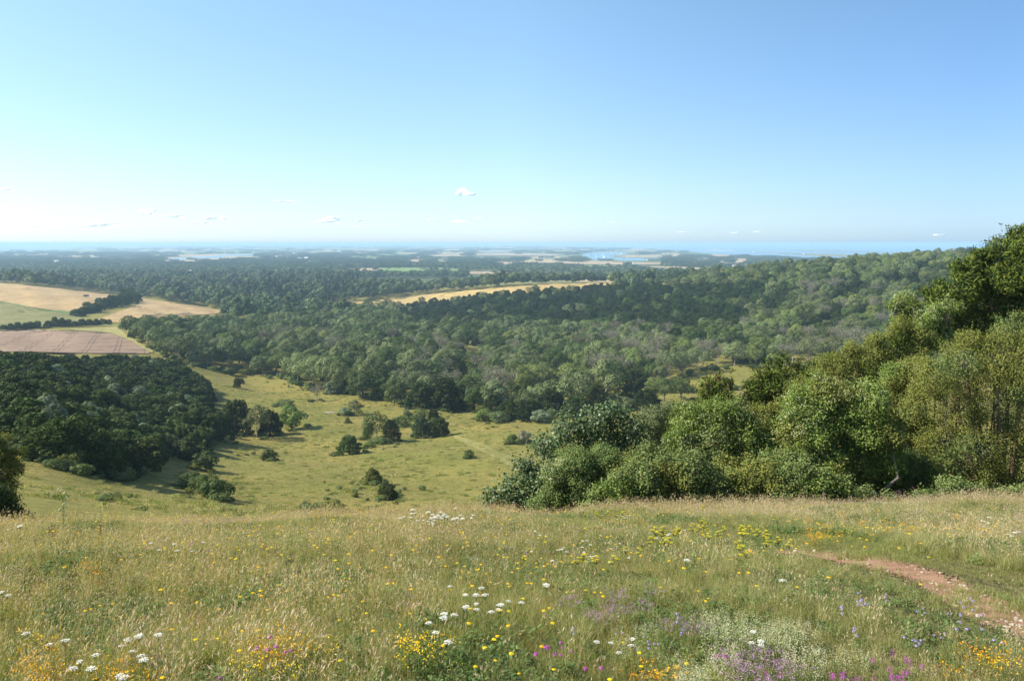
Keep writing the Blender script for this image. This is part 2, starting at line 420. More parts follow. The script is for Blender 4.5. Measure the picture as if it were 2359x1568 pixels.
drape('wheat_field', [(-150,645),(0,652.5),(140,665),(275,681),(278,686),(225,703),(165,719),(90,711),(0,694),(-150,680)], M['wheat'], 0.4)
drape('wheat_field', [(322,688),(420,701),(506,715),(506,722),(420,729),(280,744),(212,741),(250,727),(320,702)], M['wheat'], 0.4)
drape('pasture_field', [(-150,684),(0,697),(90,714),(165,723),(215,744),(268,750),(200,753),(0,758),(-150,758)], M['pasture'], 0.3)
drape('grass_track', [(-150,681),(0,694.5),(90,711.5),(165,719.5),(165,722.5),(90,713.5),(0,696.5),(-150,683.5)], M['greenfield'], 0.38, ny=14)
drape('ploughland_field', [(-150,763),(0,762),(90,760),(180,763),(258,769),(310,790),(345,808),(345,815),(0,818),(-150,818)], M['pinkcrop'], 0.3)
drape('field_margin', [(150,759),(205,756),(268,754),(300,778),(352,808),(352,814),(344,812),(308,789),(256,767.5),(180,762)], M['strip'], 0.35, wob=0.2)
drape('golden_field', [(600,722),(700,708),(790,699),(880,690),(1000,677),(1100,668),(1200,659),(1300,652.5),(1400,651),(1420,655),(1420,664),(1200,684),(1000,706),(880,712),(740,716)], M['gold'], 0.5)
drape('chalk_scrape', [(744,951.5),(752,949),(772,948.5),(774,950),(756,952)], M['chalk'], 0.15, D0=100, ny=6, nx=10, wob=0.1)

drape('path', [(1034,1003),(1050,1002),(1110,1022),(1180,1055),(1230,1085),(1200,1085),(1150,1062),(1090,1030)], M['track2'], .06, D0=70, ny=30, nx=8, wob=.8)

def plain_sheet(name, poly, mat, z, ny=14, nx=14):
    """a flat sheet on the coastal plain"""
    P = np.array(poly, float); D = F * (-z) / (P[:, 1] - HOR)
    V = np.stack([(P[:, 0] - CX) / F * D, D, np.full(len(D), z)], 1)
    me = bpy.data.meshes.new(name); me.from_pydata([tuple(v) for v in V], [], [tuple(range(len(V)))]); me.materials.append(mat); me.update()
    return tag(link(bpy.data.objects.new(name, me)), kind='structure')
zl = LAND_Z + 0.35
plain_sheet('harbour_water', [(1334,586.6),(1352,583.5),(1374,581.8),(1405,581.4),(1439,581.8),(1446,585.2),(1420,587.5),(1404,590.4),(1419,593.4),(1470,594.4),(1534,596.4),(1529,600.2),(1460,600.6),(1425,600.2),(1418,597.5),(1402,597.6),(1396,601.5),(1379,601.6),(1362,596),(1350,590.5)], M['water'], zl)
plain_sheet('lake_water', [(370,597.4),(400,594.6),(432,592.6),(470,590.6),(512,587.4),(550,586),(587,585.2),(588,587.6),(540,590),(512,591),(508,593.6),(470,595),(432,598.2),(390,598.4)], M['water'], zl)
plain_sheet('creek_water', [(1090,580),(1130,578.6),(1180,578.6),(1190,579.6),(1130,580.8)], M['water'], zl)
plain_sheet('creek_water', [(1230,589.5),(1262,588),(1280,588.3),(1262,589.8),(1240,590.4)], M['water'], zl)
def strip(x0, x1, y, h): return [(x0, y + h*.4), (x0 + (x1-x0)*.12, y - h*.4), (x1 - (x1-x0)*.2, y - h*.5), (x1, y + h*.1), (x1 - (x1-x0)*.1, y + h*.5)]
FIELDS = [(k, strip(a, b, y, h)) for k, a, b, y, h in (('strip',30,120,586,1.5),('greenfield',60,190,601,1.7),('strip',210,330,595,1.6),('stubble',250,300,611,1.6),('greenfield',20,70,615,2),('strip',330,470,604,1.8),('greenfield',480,590,608,2),('stubble',560,690,593,1.6),('strip',600,700,586.5,1.3),
  ('greenfield',640,780,602.5,1.8),('strip',700,800,580,1.2),('stubble',800,880,576,1.1),('strip',1090,1190,593,1.6),('greenfield',1200,1290,597,1.8),('stubble',1210,1330,592.5,1.6),('strip',1080,1180,612,2.2),('greenfield',1330,1420,612,2.2),('stubble',1260,1320,578,1.2),('strip',1180,1250,575,1.1),('strip',880,960,588,1.4),
  ('stubble',1430,1500,576.5,1.2),('strip',140,260,580.5,1.2),('stubble',300,420,576.3,1.1),('greenfield',700,860,571.8,1.0),('strip',560,660,575,1.0),('stubble',1590,1690,606,1.8),('greenfield',1450,1560,619,2.4))] + [('stubble', [(792,622.5),(800,618.5),(878,617.2),(874,622.2),(840,624.5)]), ('greenfield', [(874,623),(880,617),(962,616.6),(990,618.5),(975,624),(930,625)]),
 ('greenfield', [(965,619.5),(975,617),(1028,617),(1024,621)]), ('greenfield', [(1034,623.5),(1040,617.4),(1058,617),(1060,624.5)]),
 ('stubble', [(1070,627),(1080,624.8),(1130,624.8),(1195,627.2),(1320,627.8),(1318,630.2),(1200,630),(1090,631)]),
 ('stubble', [(916,602.4),(945,597.6),(980,597.2),(985,600.5),(960,603)]), ('strip', [(990,600.5),(1000,597.6),(1035,597.8),(1038,601.6)]),
 ('stubble', [(900,583.2),(910,581.9),(968,582.2),(968,584.4),(930,584.2)]), ('stubble', [(980,588.5),(1040,584.8),(1060,585.2),(1050,589.5),(1000,590.5)]),
 ('stubble', [(1093,585.6),(1120,582.4),(1180,582.2),(1290,585.6),(1280,588.2),(1180,588.6),(1110,587.5)]),
 ('stubble', [(1150,606.6),(1165,604.2),(1290,604.6),(1300,603.4),(1440,603.6),(1560,606.6),(1555,608.6),(1400,609.2),(1290,607)]),
 ('stubble', [(1492,614.6),(1500,613.2),(1560,614),(1640,617.4),(1636,621.6),(1590,620),(1540,617.6)]),
 ('stubble', [(1425,591.4),(1450,588),(1520,586.6),(1525,589),(1510,592.6),(1440,592.8)]), ('stubble', [(1542,586.6),(1550,584.6),(1578,585),(1576,588),(1555,589)]),
 ('stubble', [(1624,588.6),(1640,585.8),(1680,587.4),(1694,590),(1660,590.6)]), ('stubble', [(1590,597),(1600,594.6),(1640,595.6),(1636,598.8)]),
 ('stubble', [(1676,597),(1690,594.6),(1730,596.4),(1728,599)]), ('greenfield', [(1640,607.4),(1660,605.8),(1720,606.6),(1700,609.6)]), ('stubble', [(1794,602.6),(1800,599.4),(1850,599.8),(1846,602.6)]),
 ('strip', [(800,594.6),(840,592.4),(880,592.2),(880,594.6)]), ('strip', [(1000,571.6),(1020,570.4),(1075,570.4),(1070,571.6)]), ('stubble', [(240,571.4),(250,570.6),(310,570.6),(305,571.8)]),
 ('strip', [(420,579.6),(440,578.4),(560,578.6),(540,580.4)]), ('stubble', [(395,588.4),(420,586),(480,585.6),(470,588.6)]), ('strip', [(120,592.6),(200,590.6),(240,592.4),(180,594)]),
 ('stubble', [(272,635.5),(290,633.6),(340,633.4),(330,636)]), ('stubble', [(535,654.5),(560,650.5),(575,652),(570,658)]), ('stubble', [(600,668),(640,660),(720,654.5),(745,655),(700,662),(640,668)])]
for mk, P in FIELDS: plain_sheet({'stubble': 'stubble_field', 'greenfield': 'green_field', 'strip': 'hay_field'}[mk], P, M['hay' if mk == 'strip' else mk], zl + 0.2)
_FB = [(min(p[0] for p in f), max(p[0] for p in f), min(p[1] for p in f), max(p[1] for p in f), f) for _, f in FIELDS]
def on_field(px, ys):
    for x0, x1, y0, y1, f in _FB:
        if x0 <= px <= x1 and min(ys) <= y1 and max(ys) >= y0:
            if any(in_poly(float(px), float(y), f) for y in ys): return True
    return False
zs = SEA_Z + 0.8
plain_sheet('sand_beach', [(1612,577.2),(1650,576),(1690,577.4),(1696,578.3),(1650,577.8)], M['sand'], zs)
plain_sheet('island_land', [(1806,576.4),(1830,575.4),(1900,576),(1990,578.6),(2103,582),(2150,583.6),(2100,584),(1990,580.8),(1880,578.2)], M['pasture'], zs)
plain_sheet('island_land', [(1789,584),(1830,583),(1900,584),(1960,587),(1996,590),(1996,592.6),(1940,591.6),(1870,588.4)], M['pasture'], zs)
plain_sheet('mud_bank', [(1700,577.8),(1760,578.6),(1830,581),(1800,581.6),(1740,579.8)], M['strip'], zs)
def far_hill():
    D = 45000.0; mb = MB()
    xs = np.linspace(2030, 2330, 40); top = np.interp(xs, [2030,2047,2075,2095,2130,2180,2240,2330], [569.5,567.0,564.5,561.5,559.5,560.5,562.0,566.0]) + 0.3*np.sin(xs/9)
    X = (xs - CX) / F * D; zt = -(top - HOR) / F * D
    zt = np.maximum(zt, SEA_Z + 2)
    V = []
    for k, (dd, s) in enumerate(((-2500, 0), (-1400, .55), (0, 1), (3000, .7), (6000, 0))):
        V += [(x, D + dd, SEA_Z - 1 + (z - SEA_Z + 1) * s) for x, z in zip(X, zt)]
    Fc = [(r*40+c, r*40+c+1, r*40+41+c, r*40+40+c) for r in range(4) for c in range(39)]
    mb.add(V, Fc); tag(mb.build('island_hill', M['pasture'], smooth=True), kind='structure')
far_hill()
# ------------------------------------------------------------------ tree shapes (built at unit scale of a real tree, in metres)
def lobe_shell(rng, lobes, n, up=0.25):
    """points and outward normals on the visible skin of overlapping clumps"""
    c = np.array([l[:3] for l in lobes], float); r = np.array([l[3] for l in lobes], float)
    k = rng.choice(len(lobes), n, p=r**2 / (r**2).sum())
    d = rand_dirs(rng, n); d[:, 2] += up; d = unit(d)
    rr = r[k] * rng.uniform(0.55, 1.06, n) ** 0.5
    P = c[k] + d * rr[:, None] * np.array([1, 1, 0.85])
    dist = np.linalg.norm(P[:, None] - c[None], axis=2) / r[None]
    dist[np.arange(n), k] = 9
    keep = dist.min(1) > 0.72
    return P[keep], d[keep], k[keep]

def limb_tubes(mb, rng, lobes, base, th, r0, mi=0, nb=7, sides=6):
    top = np.array([base[0], base[1], th])
    lean = rng.normal(0, 0.03 * th, 2)
    pts = np.array([[base[0], base[1], -0.6], [base[0] + lean[0]*.3, base[1] + lean[1]*.3, th*.45], [base[0]+lean[0], base[1]+lean[1], th]])
    mb.tube(pts, [r0*1.25, r0*.9, r0*.72], sides, mi)
    top = pts[-1]
    for l in sorted(lobes, key=lambda l: -l[3])[:nb]:
        e = np.array(l[:3]); md = top * .5 + e * .5 + np.array([0, 0, .08 * np.linalg.norm(e - top)]) + rng.normal(0, .15, 3)
        mb.tube([top * .97 + pts[1] * .03, md, e], [r0*.55, r0*.33, r0*.1], 5, mi)

def make_crown_lobes(rng, R, H, th, nl, lr=(0.26, 0.42)):
    L = []; cz = th + (H - th) * 0.5; hz = (H - th) * 0.5
    for i in range(nl):
        d = rand_dirs(rng, 1)[0]
        if d[2] < -0.55 and th > .5: d[2] *= -0.5
        q = rng.uniform(0.5, 0.78)
        r = R * rng.uniform(*lr)
        L.append((d[0]*R*q, d[1]*R*q, cz + d[2]*hz*q*rng.uniform(.9,1.1), r))
    L.append((0, 0, cz + .1*hz, R * .55)); L.append((rng.normal(0,.1)*R, rng.normal(0,.1)*R, H - R*.38, R*.36))
    return L

def broadleaf(seed, R, H, th, nl, n, ls, barkmat, leafmat, r0=0.25, sparse=0.0, name='tree'):
    rng = np.random.default_rng(seed)
    L = make_crown_lobes(rng, R, H, th, nl)
    P, N, k = lobe_shell(rng, L, n)
    Q = leaves(rng, P, N * 1.1 + rand_dirs(rng, len(P)) * .33 + np.array([-.1, 0, .22]), ls, ls * .66)
    cr = MB(); cr.quads(Q)
    tr = MB(); limb_tubes(tr, rng, L, (0, 0), th + .15*(H-th), r0)
    return cr, tr

def yewform(seed, R, H, n, ls, r0=0.3, spiky=0.5):
    rng = np.random.default_rng(seed)
    L = []
    for i in range(80):
        a = rng.uniform(0, 2*pi); h = rng.uniform(0.04, 0.96); q = (1 - h**1.9) ** .5 * rng.uniform(.6, .98)
        L.append((cos(a)*R*q, sin(a)*R*q, h*H*.94, R*rng.uniform(.11, .22)))
    L.append((0, 0, H*.4, R*.68)); L.append((0, 0, H*.7, R*.42))
    P, N, k = lobe_shell(rng, L, n, .15)
    out = unit(np.stack([P[:, 0], P[:, 1], np.full(len(P), R*spiky)], 1))
    al = out + N * .5 + rand_dirs(rng, len(P)) * .55
    Q = leaves(rng, P, N*.85 + rand_dirs(rng, len(P)) * .5 + np.array([-.15, 0, .5]), ls * 1.5, ls * .6, al)
    cr = MB(); cr.quads(Q)
    tr = MB(); limb_tubes(tr, rng, L, (0, 0), H*.35, r0, nb=9)
    return cr, tr

def bareform(seed, R, H, n_leaf, ls, r0=0.16, twigs=260):
    """ailing ash: pale forked stem, a haze of twigs, few leaves"""
    rng = np.random.default_rng(seed)
    tr = MB(); cr = MB(); ends = []
    th = H * rng.uniform(.3, .42)
    tr.tube([[0, 0, -.6], [rng.normal(0, .15), rng.normal(0, .15), th*.5], [rng.normal(0, .25), rng.normal(0, .25), th]], [r0*1.2, r0, r0*.8], 6)
    for i in range(9):
        a = i * 2.4 + rng.normal(0, .3); q = rng.uniform(.35, .9)
        e = np.array([cos(a)*R*q, sin(a)*R*q, th + (H - th) * rng.uniform(.55, 1) * (1.05 - .35*q)])
        m = np.array([e[0]*.4, e[1]*.4, th + (e[2] - th) * .5])
        tr.tube([[0, 0, th*.95], m, e], [r0*.55, r0*.35, r0*.12], 5); ends += [(m, e)]
    for i in range(twigs):
        m, e = ends[rng.integers(len(ends))]; t = rng.uniform(.2, 1); p = m*(1-t) + e*t
        d = rand_dirs(rng, 1)[0]; d[2] = abs(d[2]) * .9 + .1; L = rng.uniform(.25, .5) * R
        d2 = d + rand_dirs(rng, 1)[0] * .4
        for q in (p,):
            s = np.cross(d, [0.3, 0.2, 1.0]); s = s / (np.linalg.norm(s) + 1e-6) * .035
            s2 = np.cross(d, s); s2 = s2 / (np.linalg.norm(s2)+1e-6) * .035
            a1 = p + d*L*.55; a2 = p + d2*L
            cr.quads([[p - s, p + s, a1 + s*.7, a1 - s*.7], [a1 - s2*.7, a1 + s2*.7, a2 + s2*.3, a2 - s2*.3]], 0)
    P = np.array([m*(1-t) + e*t for (m, e), t in [(ends[rng.integers(len(ends))], rng.uniform(.3, 1.1)) for _ in range(n_leaf)]]) + rng.normal(0, R*.2, (n_leaf, 3))
    cr.quads(leaves(rng, P, rand_dirs(rng, n_leaf) + np.array([0, 0, .5]), ls, ls*.6), 1)
    return cr, tr

def firform(seed, R, H, n):
    rng = np.random.default_rng(seed); cr = MB(); tr = MB()
    h = rng.uniform(.06, 1, n) ** .8; tier = np.round(h * 11) / 11 + rng.normal(0, .012, n)
    a = rng.uniform(0, 2*pi, n); q = (1 - tier) * rng.uniform(.3, 1, n) ** .5 * (1 + .2*np.sin(3*a + 9*tier))
    P = np.stack([np.cos(a)*R*q, np.sin(a)*R*q, tier*H - q*.12*H], 1)
    cr.quads(leaves(rng, P, np.stack([np.cos(a)*.4, np.sin(a)*.4, np.ones(n)], 1) + rand_dirs(rng, n)*.4, .9, .4, np.stack([np.cos(a), np.sin(a), -.4*np.ones(n)], 1)))
    tr.tube([[0, 0, -.5], [0, 0, H*.5], [0, 0, H*.97]], [.22, .13, .03], 6)
    return cr, tr

# shape library: kind -> list of (crown mesh, trunk mesh, R, H)
LIB = {}
def lib_add(kind, shape, R, H, leafmats, barkmat):
    cr, tr = shape
    leafmats = leafmats if isinstance(leafmats, list) else [leafmats]
    both = MB()
    LIB.setdefault(kind, []).append((cr.mesh('crown', leafmats), tr.mesh('trunk', [barkmat], True), R, H))
for s in range(5):
    R, H = (4.0, 7.5) if s % 2 else (4.6, 8.2)
    lib_add('yew', yewform(100 + s, R, H, 8200, .42), R, H, M['yew'], M['yewbark'])
for s in range(5):
    R, H, th = [(5.4, 11.5, 1.2), (6.2, 12.5, 1.4), (4.8, 10.5, 1.0), (5.4, 13, 2.0), (6.6, 11.5, 1.2)][s]
    lib_add('ash', broadleaf(200 + s, R, H, th, 19, 4600, .55, None, None, .2), R, H, M['ash'], M['palebark'])
for s in range(5):
    R, H, th = [(5.4, 10, .9), (6.0, 10.5, .9), (4.6, 9, .8), (6.4, 11.5, 1.1), (5.1, 11, 1.1)][s]
    lib_add('oak', broadleaf(300 + s, R, H, th, 22, 5000, .52, None, None, .3), R, H, M['oak'], M['bark'])
for s in range(4):
    R, H, th = [(4.9, 10.5, 1.3), (5.5, 11.5, 1.4), (4.4, 9.5, 1.1), (5.2, 12.5, 2.0)][s]
    lib_add('beech', broadleaf(400 + s, R, H, th, 20, 4600, .52, None, None, .2), R, H, M['olive'], M['palebark'])
for s in range(4):
    R, H = [(4.4, 12), (4.0, 11), (4.9, 12.5), (3.6, 10.5)][s]
    lib_add('bare', bareform(500 + s, R, H, 900, .42), R, H, [M['twig'], M['grey']], M['palebark'])
for s in range(4):
    R, H = [(1.9, 2.6), (2.2, 2.8), (1.6, 2.4), (2.0, 3.2)][s]
    lib_add('bush', broadleaf(600 + s, R, H, .15, 17, 3200, .26, None, None, .08), R, H, M['haw'], M['bark'])
for s in range(3):
    lib_add('beam', broadleaf(650 + s, 2.8, 5.5, .25, 20, 3800, .4, None, None, .14), 2.8, 5.5, M['whitebeam'], M['bark'])
for s in range(2):
    lib_add('fir', firform(700 + s, 3.0, 15, 1500), 3.0, 15, M['fir'], M['bark'])
LEAF_OF = {}
NAMES = {'yew': ('yew_tree', 'yew tree'), 'ash': ('ash_tree', 'ash tree'), 'oak': ('oak_tree', 'oak tree'), 'beech': ('maple_tree', 'maple tree'),
         'bare': ('dying_ash_tree', 'dying tree'), 'bush': ('hawthorn_bush', 'bush'), 'beam': ('whitebeam_tree', 'whitebeam tree'), 'fir': ('fir_tree', 'fir tree')}

def place_tree(kind, var, x, D, z, s, sz, rot, label, group=None, name=None, cat=None, crown_mat=None):
    cr, tr, R, H = LIB[kind][var % len(LIB[kind])]
    nm, ct = NAMES[kind]
    e = bpy.data.objects.new(name or nm, None); e.empty_display_size = 1; link(e)
    e.location = (x, D, z); e.rotation_euler = (0, 0, rot); e.scale = (s, s, sz)
    tag(e, label, cat or ct, group)
    c = link(bpy.data.objects.new('crown', cr), e); t = link(bpy.data.objects.new('trunk', tr), e)
    if crown_mat:
        c.material_slots[0].link = 'OBJECT'; c.material_slots[0].material = crown_mat
    return e

# ------------------------------------------------------------------ hand-placed trees and bushes of the open valley
# (kind, base px, base py, width, height, label, group, material override, name, category)
HAND = [
 ('beam', 672, 989, 74, 58, 'bright green round tree standing alone on the valley lawn beside the yew wood', None, 'bright', 'field_maple_tree', 'maple tree'),
 ('ash', 592, 1008, 66, 80, 'grey-green ash tree at the tip of the dark yew wood, beside the bright round tree', None, None, None, None),
 ('yew', 545, 1000, 78, 84, 'broad black-green yew just behind the grey-green ash at the tip of the wood', 'yews of the hillside wood', None, None, None),
 ('yew', 622, 1002, 52, 62, 'small black-green yew on the shaded side of the grey-green ash', 'yews of the hillside wood', None, None, None),
 ('yew', 512, 1012, 60, 66, 'black-green yew between the hillside wood and the ash at its tip', 'yews of the hillside wood', None, None, None),
 ('yew', 546, 893, 18, 25, 'little dark bush standing alone in the upper lawn past the yew wood', None, 'oak', 'thorn_bush', 'bush'),
 ('yew', 556, 884, 14, 14, 'tiny dark bush touching the little lone bush on the upper lawn', None, 'oak', 'thorn_bush', 'bush'),
 ('bare', 730, 926, 34, 44, 'leafless grey tree standing alone on the lawn before the wood edge', None, None, None, None),
 ('bush', 655, 936, 44, 15, 'low dark scrub above the bright green round tree', None, 'bramble', 'scrub_bush', 'bush'),
 ('bush', 641, 937, 20, 9, 'low pale scrub beside the dark scrub above the bright round tree', None, 'ash', 'scrub_bush', 'bush'),
 ('ash', 816, 954, 34, 36, 'small grey-green tree beside the chalk scrape on the valley lawn', None, None, None, None),
 ('bush', 795, 955, 32, 19, 'blue-grey bush between the chalk scrape and the small tree', None, 'whitebeam', 'sallow_bush', 'bush'),
 ('bush', 801, 974, 13, 15, 'tiny thorn bush alone below the chalk scrape', None, None, None, None),
 ('bush', 830, 938, 8, 7, 'dot-sized bush on the lawn before the dark yews', None, 'oak', 'thorn_bush', 'bush'),
 ('ash', 868, 1014, 64, 68, 'drooping olive-green tree, tallest in the middle of the valley lawn', None, 'oak', 'goat_willow_tree', 'willow tree'),
 ('yew', 901, 1012, 40, 50, 'black-green yew pressed against the drooping tree in mid lawn', None, None, None, None),
 ('bush', 846, 1013, 28, 42, 'yellowish hanging shrub at the sunny foot of the drooping tree', None, 'olive', 'sallow_bush', 'bush'),
 ('bush', 926, 983, 44, 25, 'long grey-green bramble mound between the drooping tree and the dark holly', None, 'oak', 'bramble_bush', 'bush'),
 ('yew', 970, 1006, 44, 54, 'dark holly clump on the valley lawn, its sunny half', None, 'darkleaf', 'holly_tree', 'holly tree'),
 ('yew', 1012, 1005, 50, 46, 'dark yew joined to the holly clump on its shaded side', None, None, None, None),
 ('beam', 992, 1006, 36, 38, 'grey-green young ash growing in the dark holly clump', None, 'ash', 'young_ash_tree', 'ash tree'),
 ('bush', 968, 966, 40, 24, 'dark shrub just above the holly clump on the lawn', None, 'oak', 'thorn_bush', 'bush'),
 ('yew', 998, 966, 28, 26, 'small dark yew bush above the holly clump, on its shaded side', None, None, None, None),
 ('beam', 1022, 944, 28, 17, 'small pale spreading hawthorn before the big yews of the wood edge', None, 'ash', 'hawthorn_tree', 'hawthorn tree'),
 ('bush', 976, 939, 22, 14, 'pale bush at the foot of the big yews', None, 'ash', 'sallow_bush', 'bush'),
 ('bush', 936, 957, 16, 15, 'brownish thin bush on the lawn above the bramble mound', None, 'grey', 'thorn_bush', 'bush'),
 ('yew', 804, 1046, 56, 46, 'round dark green thorn tree below the drooping tree', None, 'oak', 'hawthorn_tree', 'hawthorn tree'),
 ('bush', 876, 1022, 40, 16, 'weedy green bush at the foot of the drooping tree', None, 'bramble', 'elder_bush', 'bush'),
 ('bush', 846, 1031, 34, 14, 'yellow-green weed patch below the drooping tree', None, 'clematis', 'nettle_bush', 'bush'),
 ('bush', 1081, 1055, 24, 19, 'small dark thorn bush alone on the open lawn', None, 'oak', 'thorn_bush', 'bush'),
 ('bush', 1180, 1022, 26, 22, 'small green bush at the lawn edge beside the big whitebeam scrub', None, 'oak', 'thorn_bush', 'bush'),
 ('bush', 1206, 1020, 34, 32, 'greyish twiggy bush at the lawn edge beside the big whitebeam scrub', None, 'grey', 'thorn_bush', 'bush'),
 ('bush', 618, 1062, 38, 28, 'small round dark bush in the lawn below the grey-green ash', None, 'oak', 'thorn_bush', 'bush'),
 ('yew', 858, 1117, 40, 42, 'olive and dark thorn bush, upper one of the pair low on the lawn', None, 'haw', 'hawthorn_bush', 'bush'),
 ('yew', 892, 1150, 48, 40, 'dark thorn bush, lower one of the pair low on the lawn', None, 'oak', 'hawthorn_bush', 'bush'),
 ('bush', 445, 1128, 70, 44, 'long dark bramble thicket sloping down the near lawn, its upper end', None, 'oak', 'bramble_thicket', 'bramble'),
 ('bush', 500, 1152, 76, 52, 'long dark bramble thicket sloping down the near lawn, its lower end', None, 'oak', 'bramble_thicket', 'bramble'),
 ('bush', 470, 1140, 70, 46, 'long dark bramble thicket sloping down the near lawn, its middle', None, 'oak', 'bramble_thicket', 'bramble'),
 ('bush', 430, 1062, 70, 50, 'olive-green bush at the foot of the yew wood above the bramble thicket', None, 'oak', 'privet_bush', 'bush'),
 ('bush', 474, 1082, 64, 46, 'dull green bush at the foot of the yew wood, lower than its olive neighbour', None, 'oak', 'privet_bush', 'bush'),
 ('bush', 395, 1050, 60, 54, 'pale leafy bush between the black yews and the olive bushes', None, 'ash', 'privet_bush', 'bush'),
 ('bush', 165, 1083, 64, 44, 'brownish olive hawthorn at the sunny foot of the yew wood', None, None, None, None),
 ('bush', 262, 1095, 50, 30, 'low olive shrub at the lowest foot of the yew wood', None, 'haw', 'hawthorn_bush', 'bush'),
 ('beam', 298, 1070, 70, 84, 'fresh green young tree at the lowest corner of the yew wood', None, 'bright', 'young_maple_tree', 'maple tree'),
 ('beam', 110, 1035, 56, 96, 'silvery whitebeam at the sunny lower side of the yew wood', None, None, None, None),
 ('beam', 215, 1035, 60, 92, 'silvery whitebeam among black yews low on the hillside', None, None, None, None),
 ('beam', 235, 1060, 50, 70, 'dull silvery whitebeam just below its taller twin among the yews', None, 'ash', None, None),
 ('ash', 604, 866, 64, 50, 'round grey-green tree at the corner of the valley wood above the upper lawn', None, None, None, None),
 ('bush', 530, 862, 40, 16, 'dark low scrub at the top corner of the upper lawn', None, 'oak', 'scrub_bush', 'bush'),
 ('bush', 560, 862, 30, 12, 'olive low scrub at the top of the upper lawn', None, None, 'scrub_bush', 'bush'),
 ('ash', 752, 898, 60, 84, 'tall pale grey-green ash at the wood edge, behind the leafless tree', None, None, None, None),
 ('oak', 785, 904, 66, 74, 'grey-green oak at the wood edge between the pale ash and the dark oak', None, 'ash', None, None),
 ('oak', 834, 917, 86, 66, 'broad dark green oak at the wood edge above the upper lawn', None, None, None, None),
 ('yew', 770, 904, 50, 30, 'low grey-green bush at the wood edge under the oak', None, 'whitebeam', 'sallow_bush', 'bush'),
 ('oak', 908, 932, 60, 62, 'dark green oak between the broad oak and the big yews', None, None, None, None),
 ('yew', 965, 940, 66, 66, 'big black yew at the front of the wood, sunny one of the pair', None, None, None, None),
 ('yew', 1022, 941, 84, 76, 'big black yew at the front of the wood, shaded one of the pair', None, None, None, None),
 ('oak', 1092, 946, 56, 58, 'dark rounded oak beside the big black yews', None, None, None, None),
 ('yew', 1135, 955, 50, 50, 'brown-green yew at the wood edge beside the dark rounded oak', None, None, None, None),
 ('yew', 1172, 966, 62, 48, 'black-green yew of the projecting scrub at the lawn edge', None, None, None, None),
 ('bush', 1112, 968, 44, 28, 'yellow-green bush at the front of the projecting scrub', None, 'clematis', 'privet_bush', 'bush'),
 ('bush', 1150, 974, 56, 26, 'pale green bush at the front of the projecting scrub, beside the yellow-green one', None, 'ash', 'privet_bush', 'bush'),
 ('yew', 1215, 968, 60, 50, 'dark yew in the projecting scrub above the big whitebeam bush', None, None, None, None),
 ('bush', 1245, 972, 52, 30, 'blue-grey shrub below the dark yews of the projecting scrub', None, 'whitebeam', 'sallow_bush', 'bush'),
 ('yew', 1270, 950, 66, 58, 'dark yew behind the blue-grey shrub', None, None, None, None),
 ('yew', 1325, 958, 60, 50, 'dark yew just above the big whitebeam scrub, on the lawn side', None, None, None, None),
 ('yew', 1365, 940, 70, 68, 'olive-brown yew at the edge of the small side lawn', None, 'haw', 'hawthorn_tree', 'hawthorn tree'),
 ('oak', 1418, 896, 60, 66, 'dark green oak standing above the small side lawn', None, None, None, None),
 ('oak', 1462, 888, 44, 36, 'small green oak beside the larger oak above the side lawn', None, None, None, None),
 ('bush', 1440, 945, 50, 30, 'grey-green shrub at the near end of the scrub island', None, 'ash', 'privet_bush', 'bush'),
 ('yew', 1490, 945, 66, 52, 'brown-green yew in the scrub island between the side lawns', None, None, None, None),
 ('oak', 1530, 925, 60, 56, 'dark oak in the scrub island between the side lawns', None, None, None, None),
 ('oak', 1568, 920, 60, 52, 'dark oak at the end of the scrub island nearest the side clearing', None, None, None, None),
 ('beech', 1508, 905, 50, 38, 'olive tree at the back of the scrub island', None, None, None, None),
 ('yew', 1455, 925, 60, 42, 'dark shrub at the back of the scrub island', None, None, None, None),
 ('yew', 1062, 856, 34, 30, 'dark round tree standing alone in the small glade', None, 'oak', 'hawthorn_tree', 'hawthorn tree'),
 ('bush', 1050, 826, 34, 16, 'dark bush in the upper part of the small glade', None, 'oak', 'thorn_bush', 'bush'),
 ('beam', 1095, 905, 40, 34, 'small spreading tree at the bottom of the small glade', None, 'oak', 'apple_tree', 'apple tree'),
 ('bush', 1672, 878, 16, 9, 'tiny dark bush alone in the side clearing', None, 'oak', 'thorn_bush', 'bush'),
 ('bush', 736, 1176, 60, 16, 'half-hidden scrub mound just past the brow of the flower meadow', None, 'bramble', 'scrub_bush', 'bush'),
]
PLACED = []       # x, D, R of every tree so far
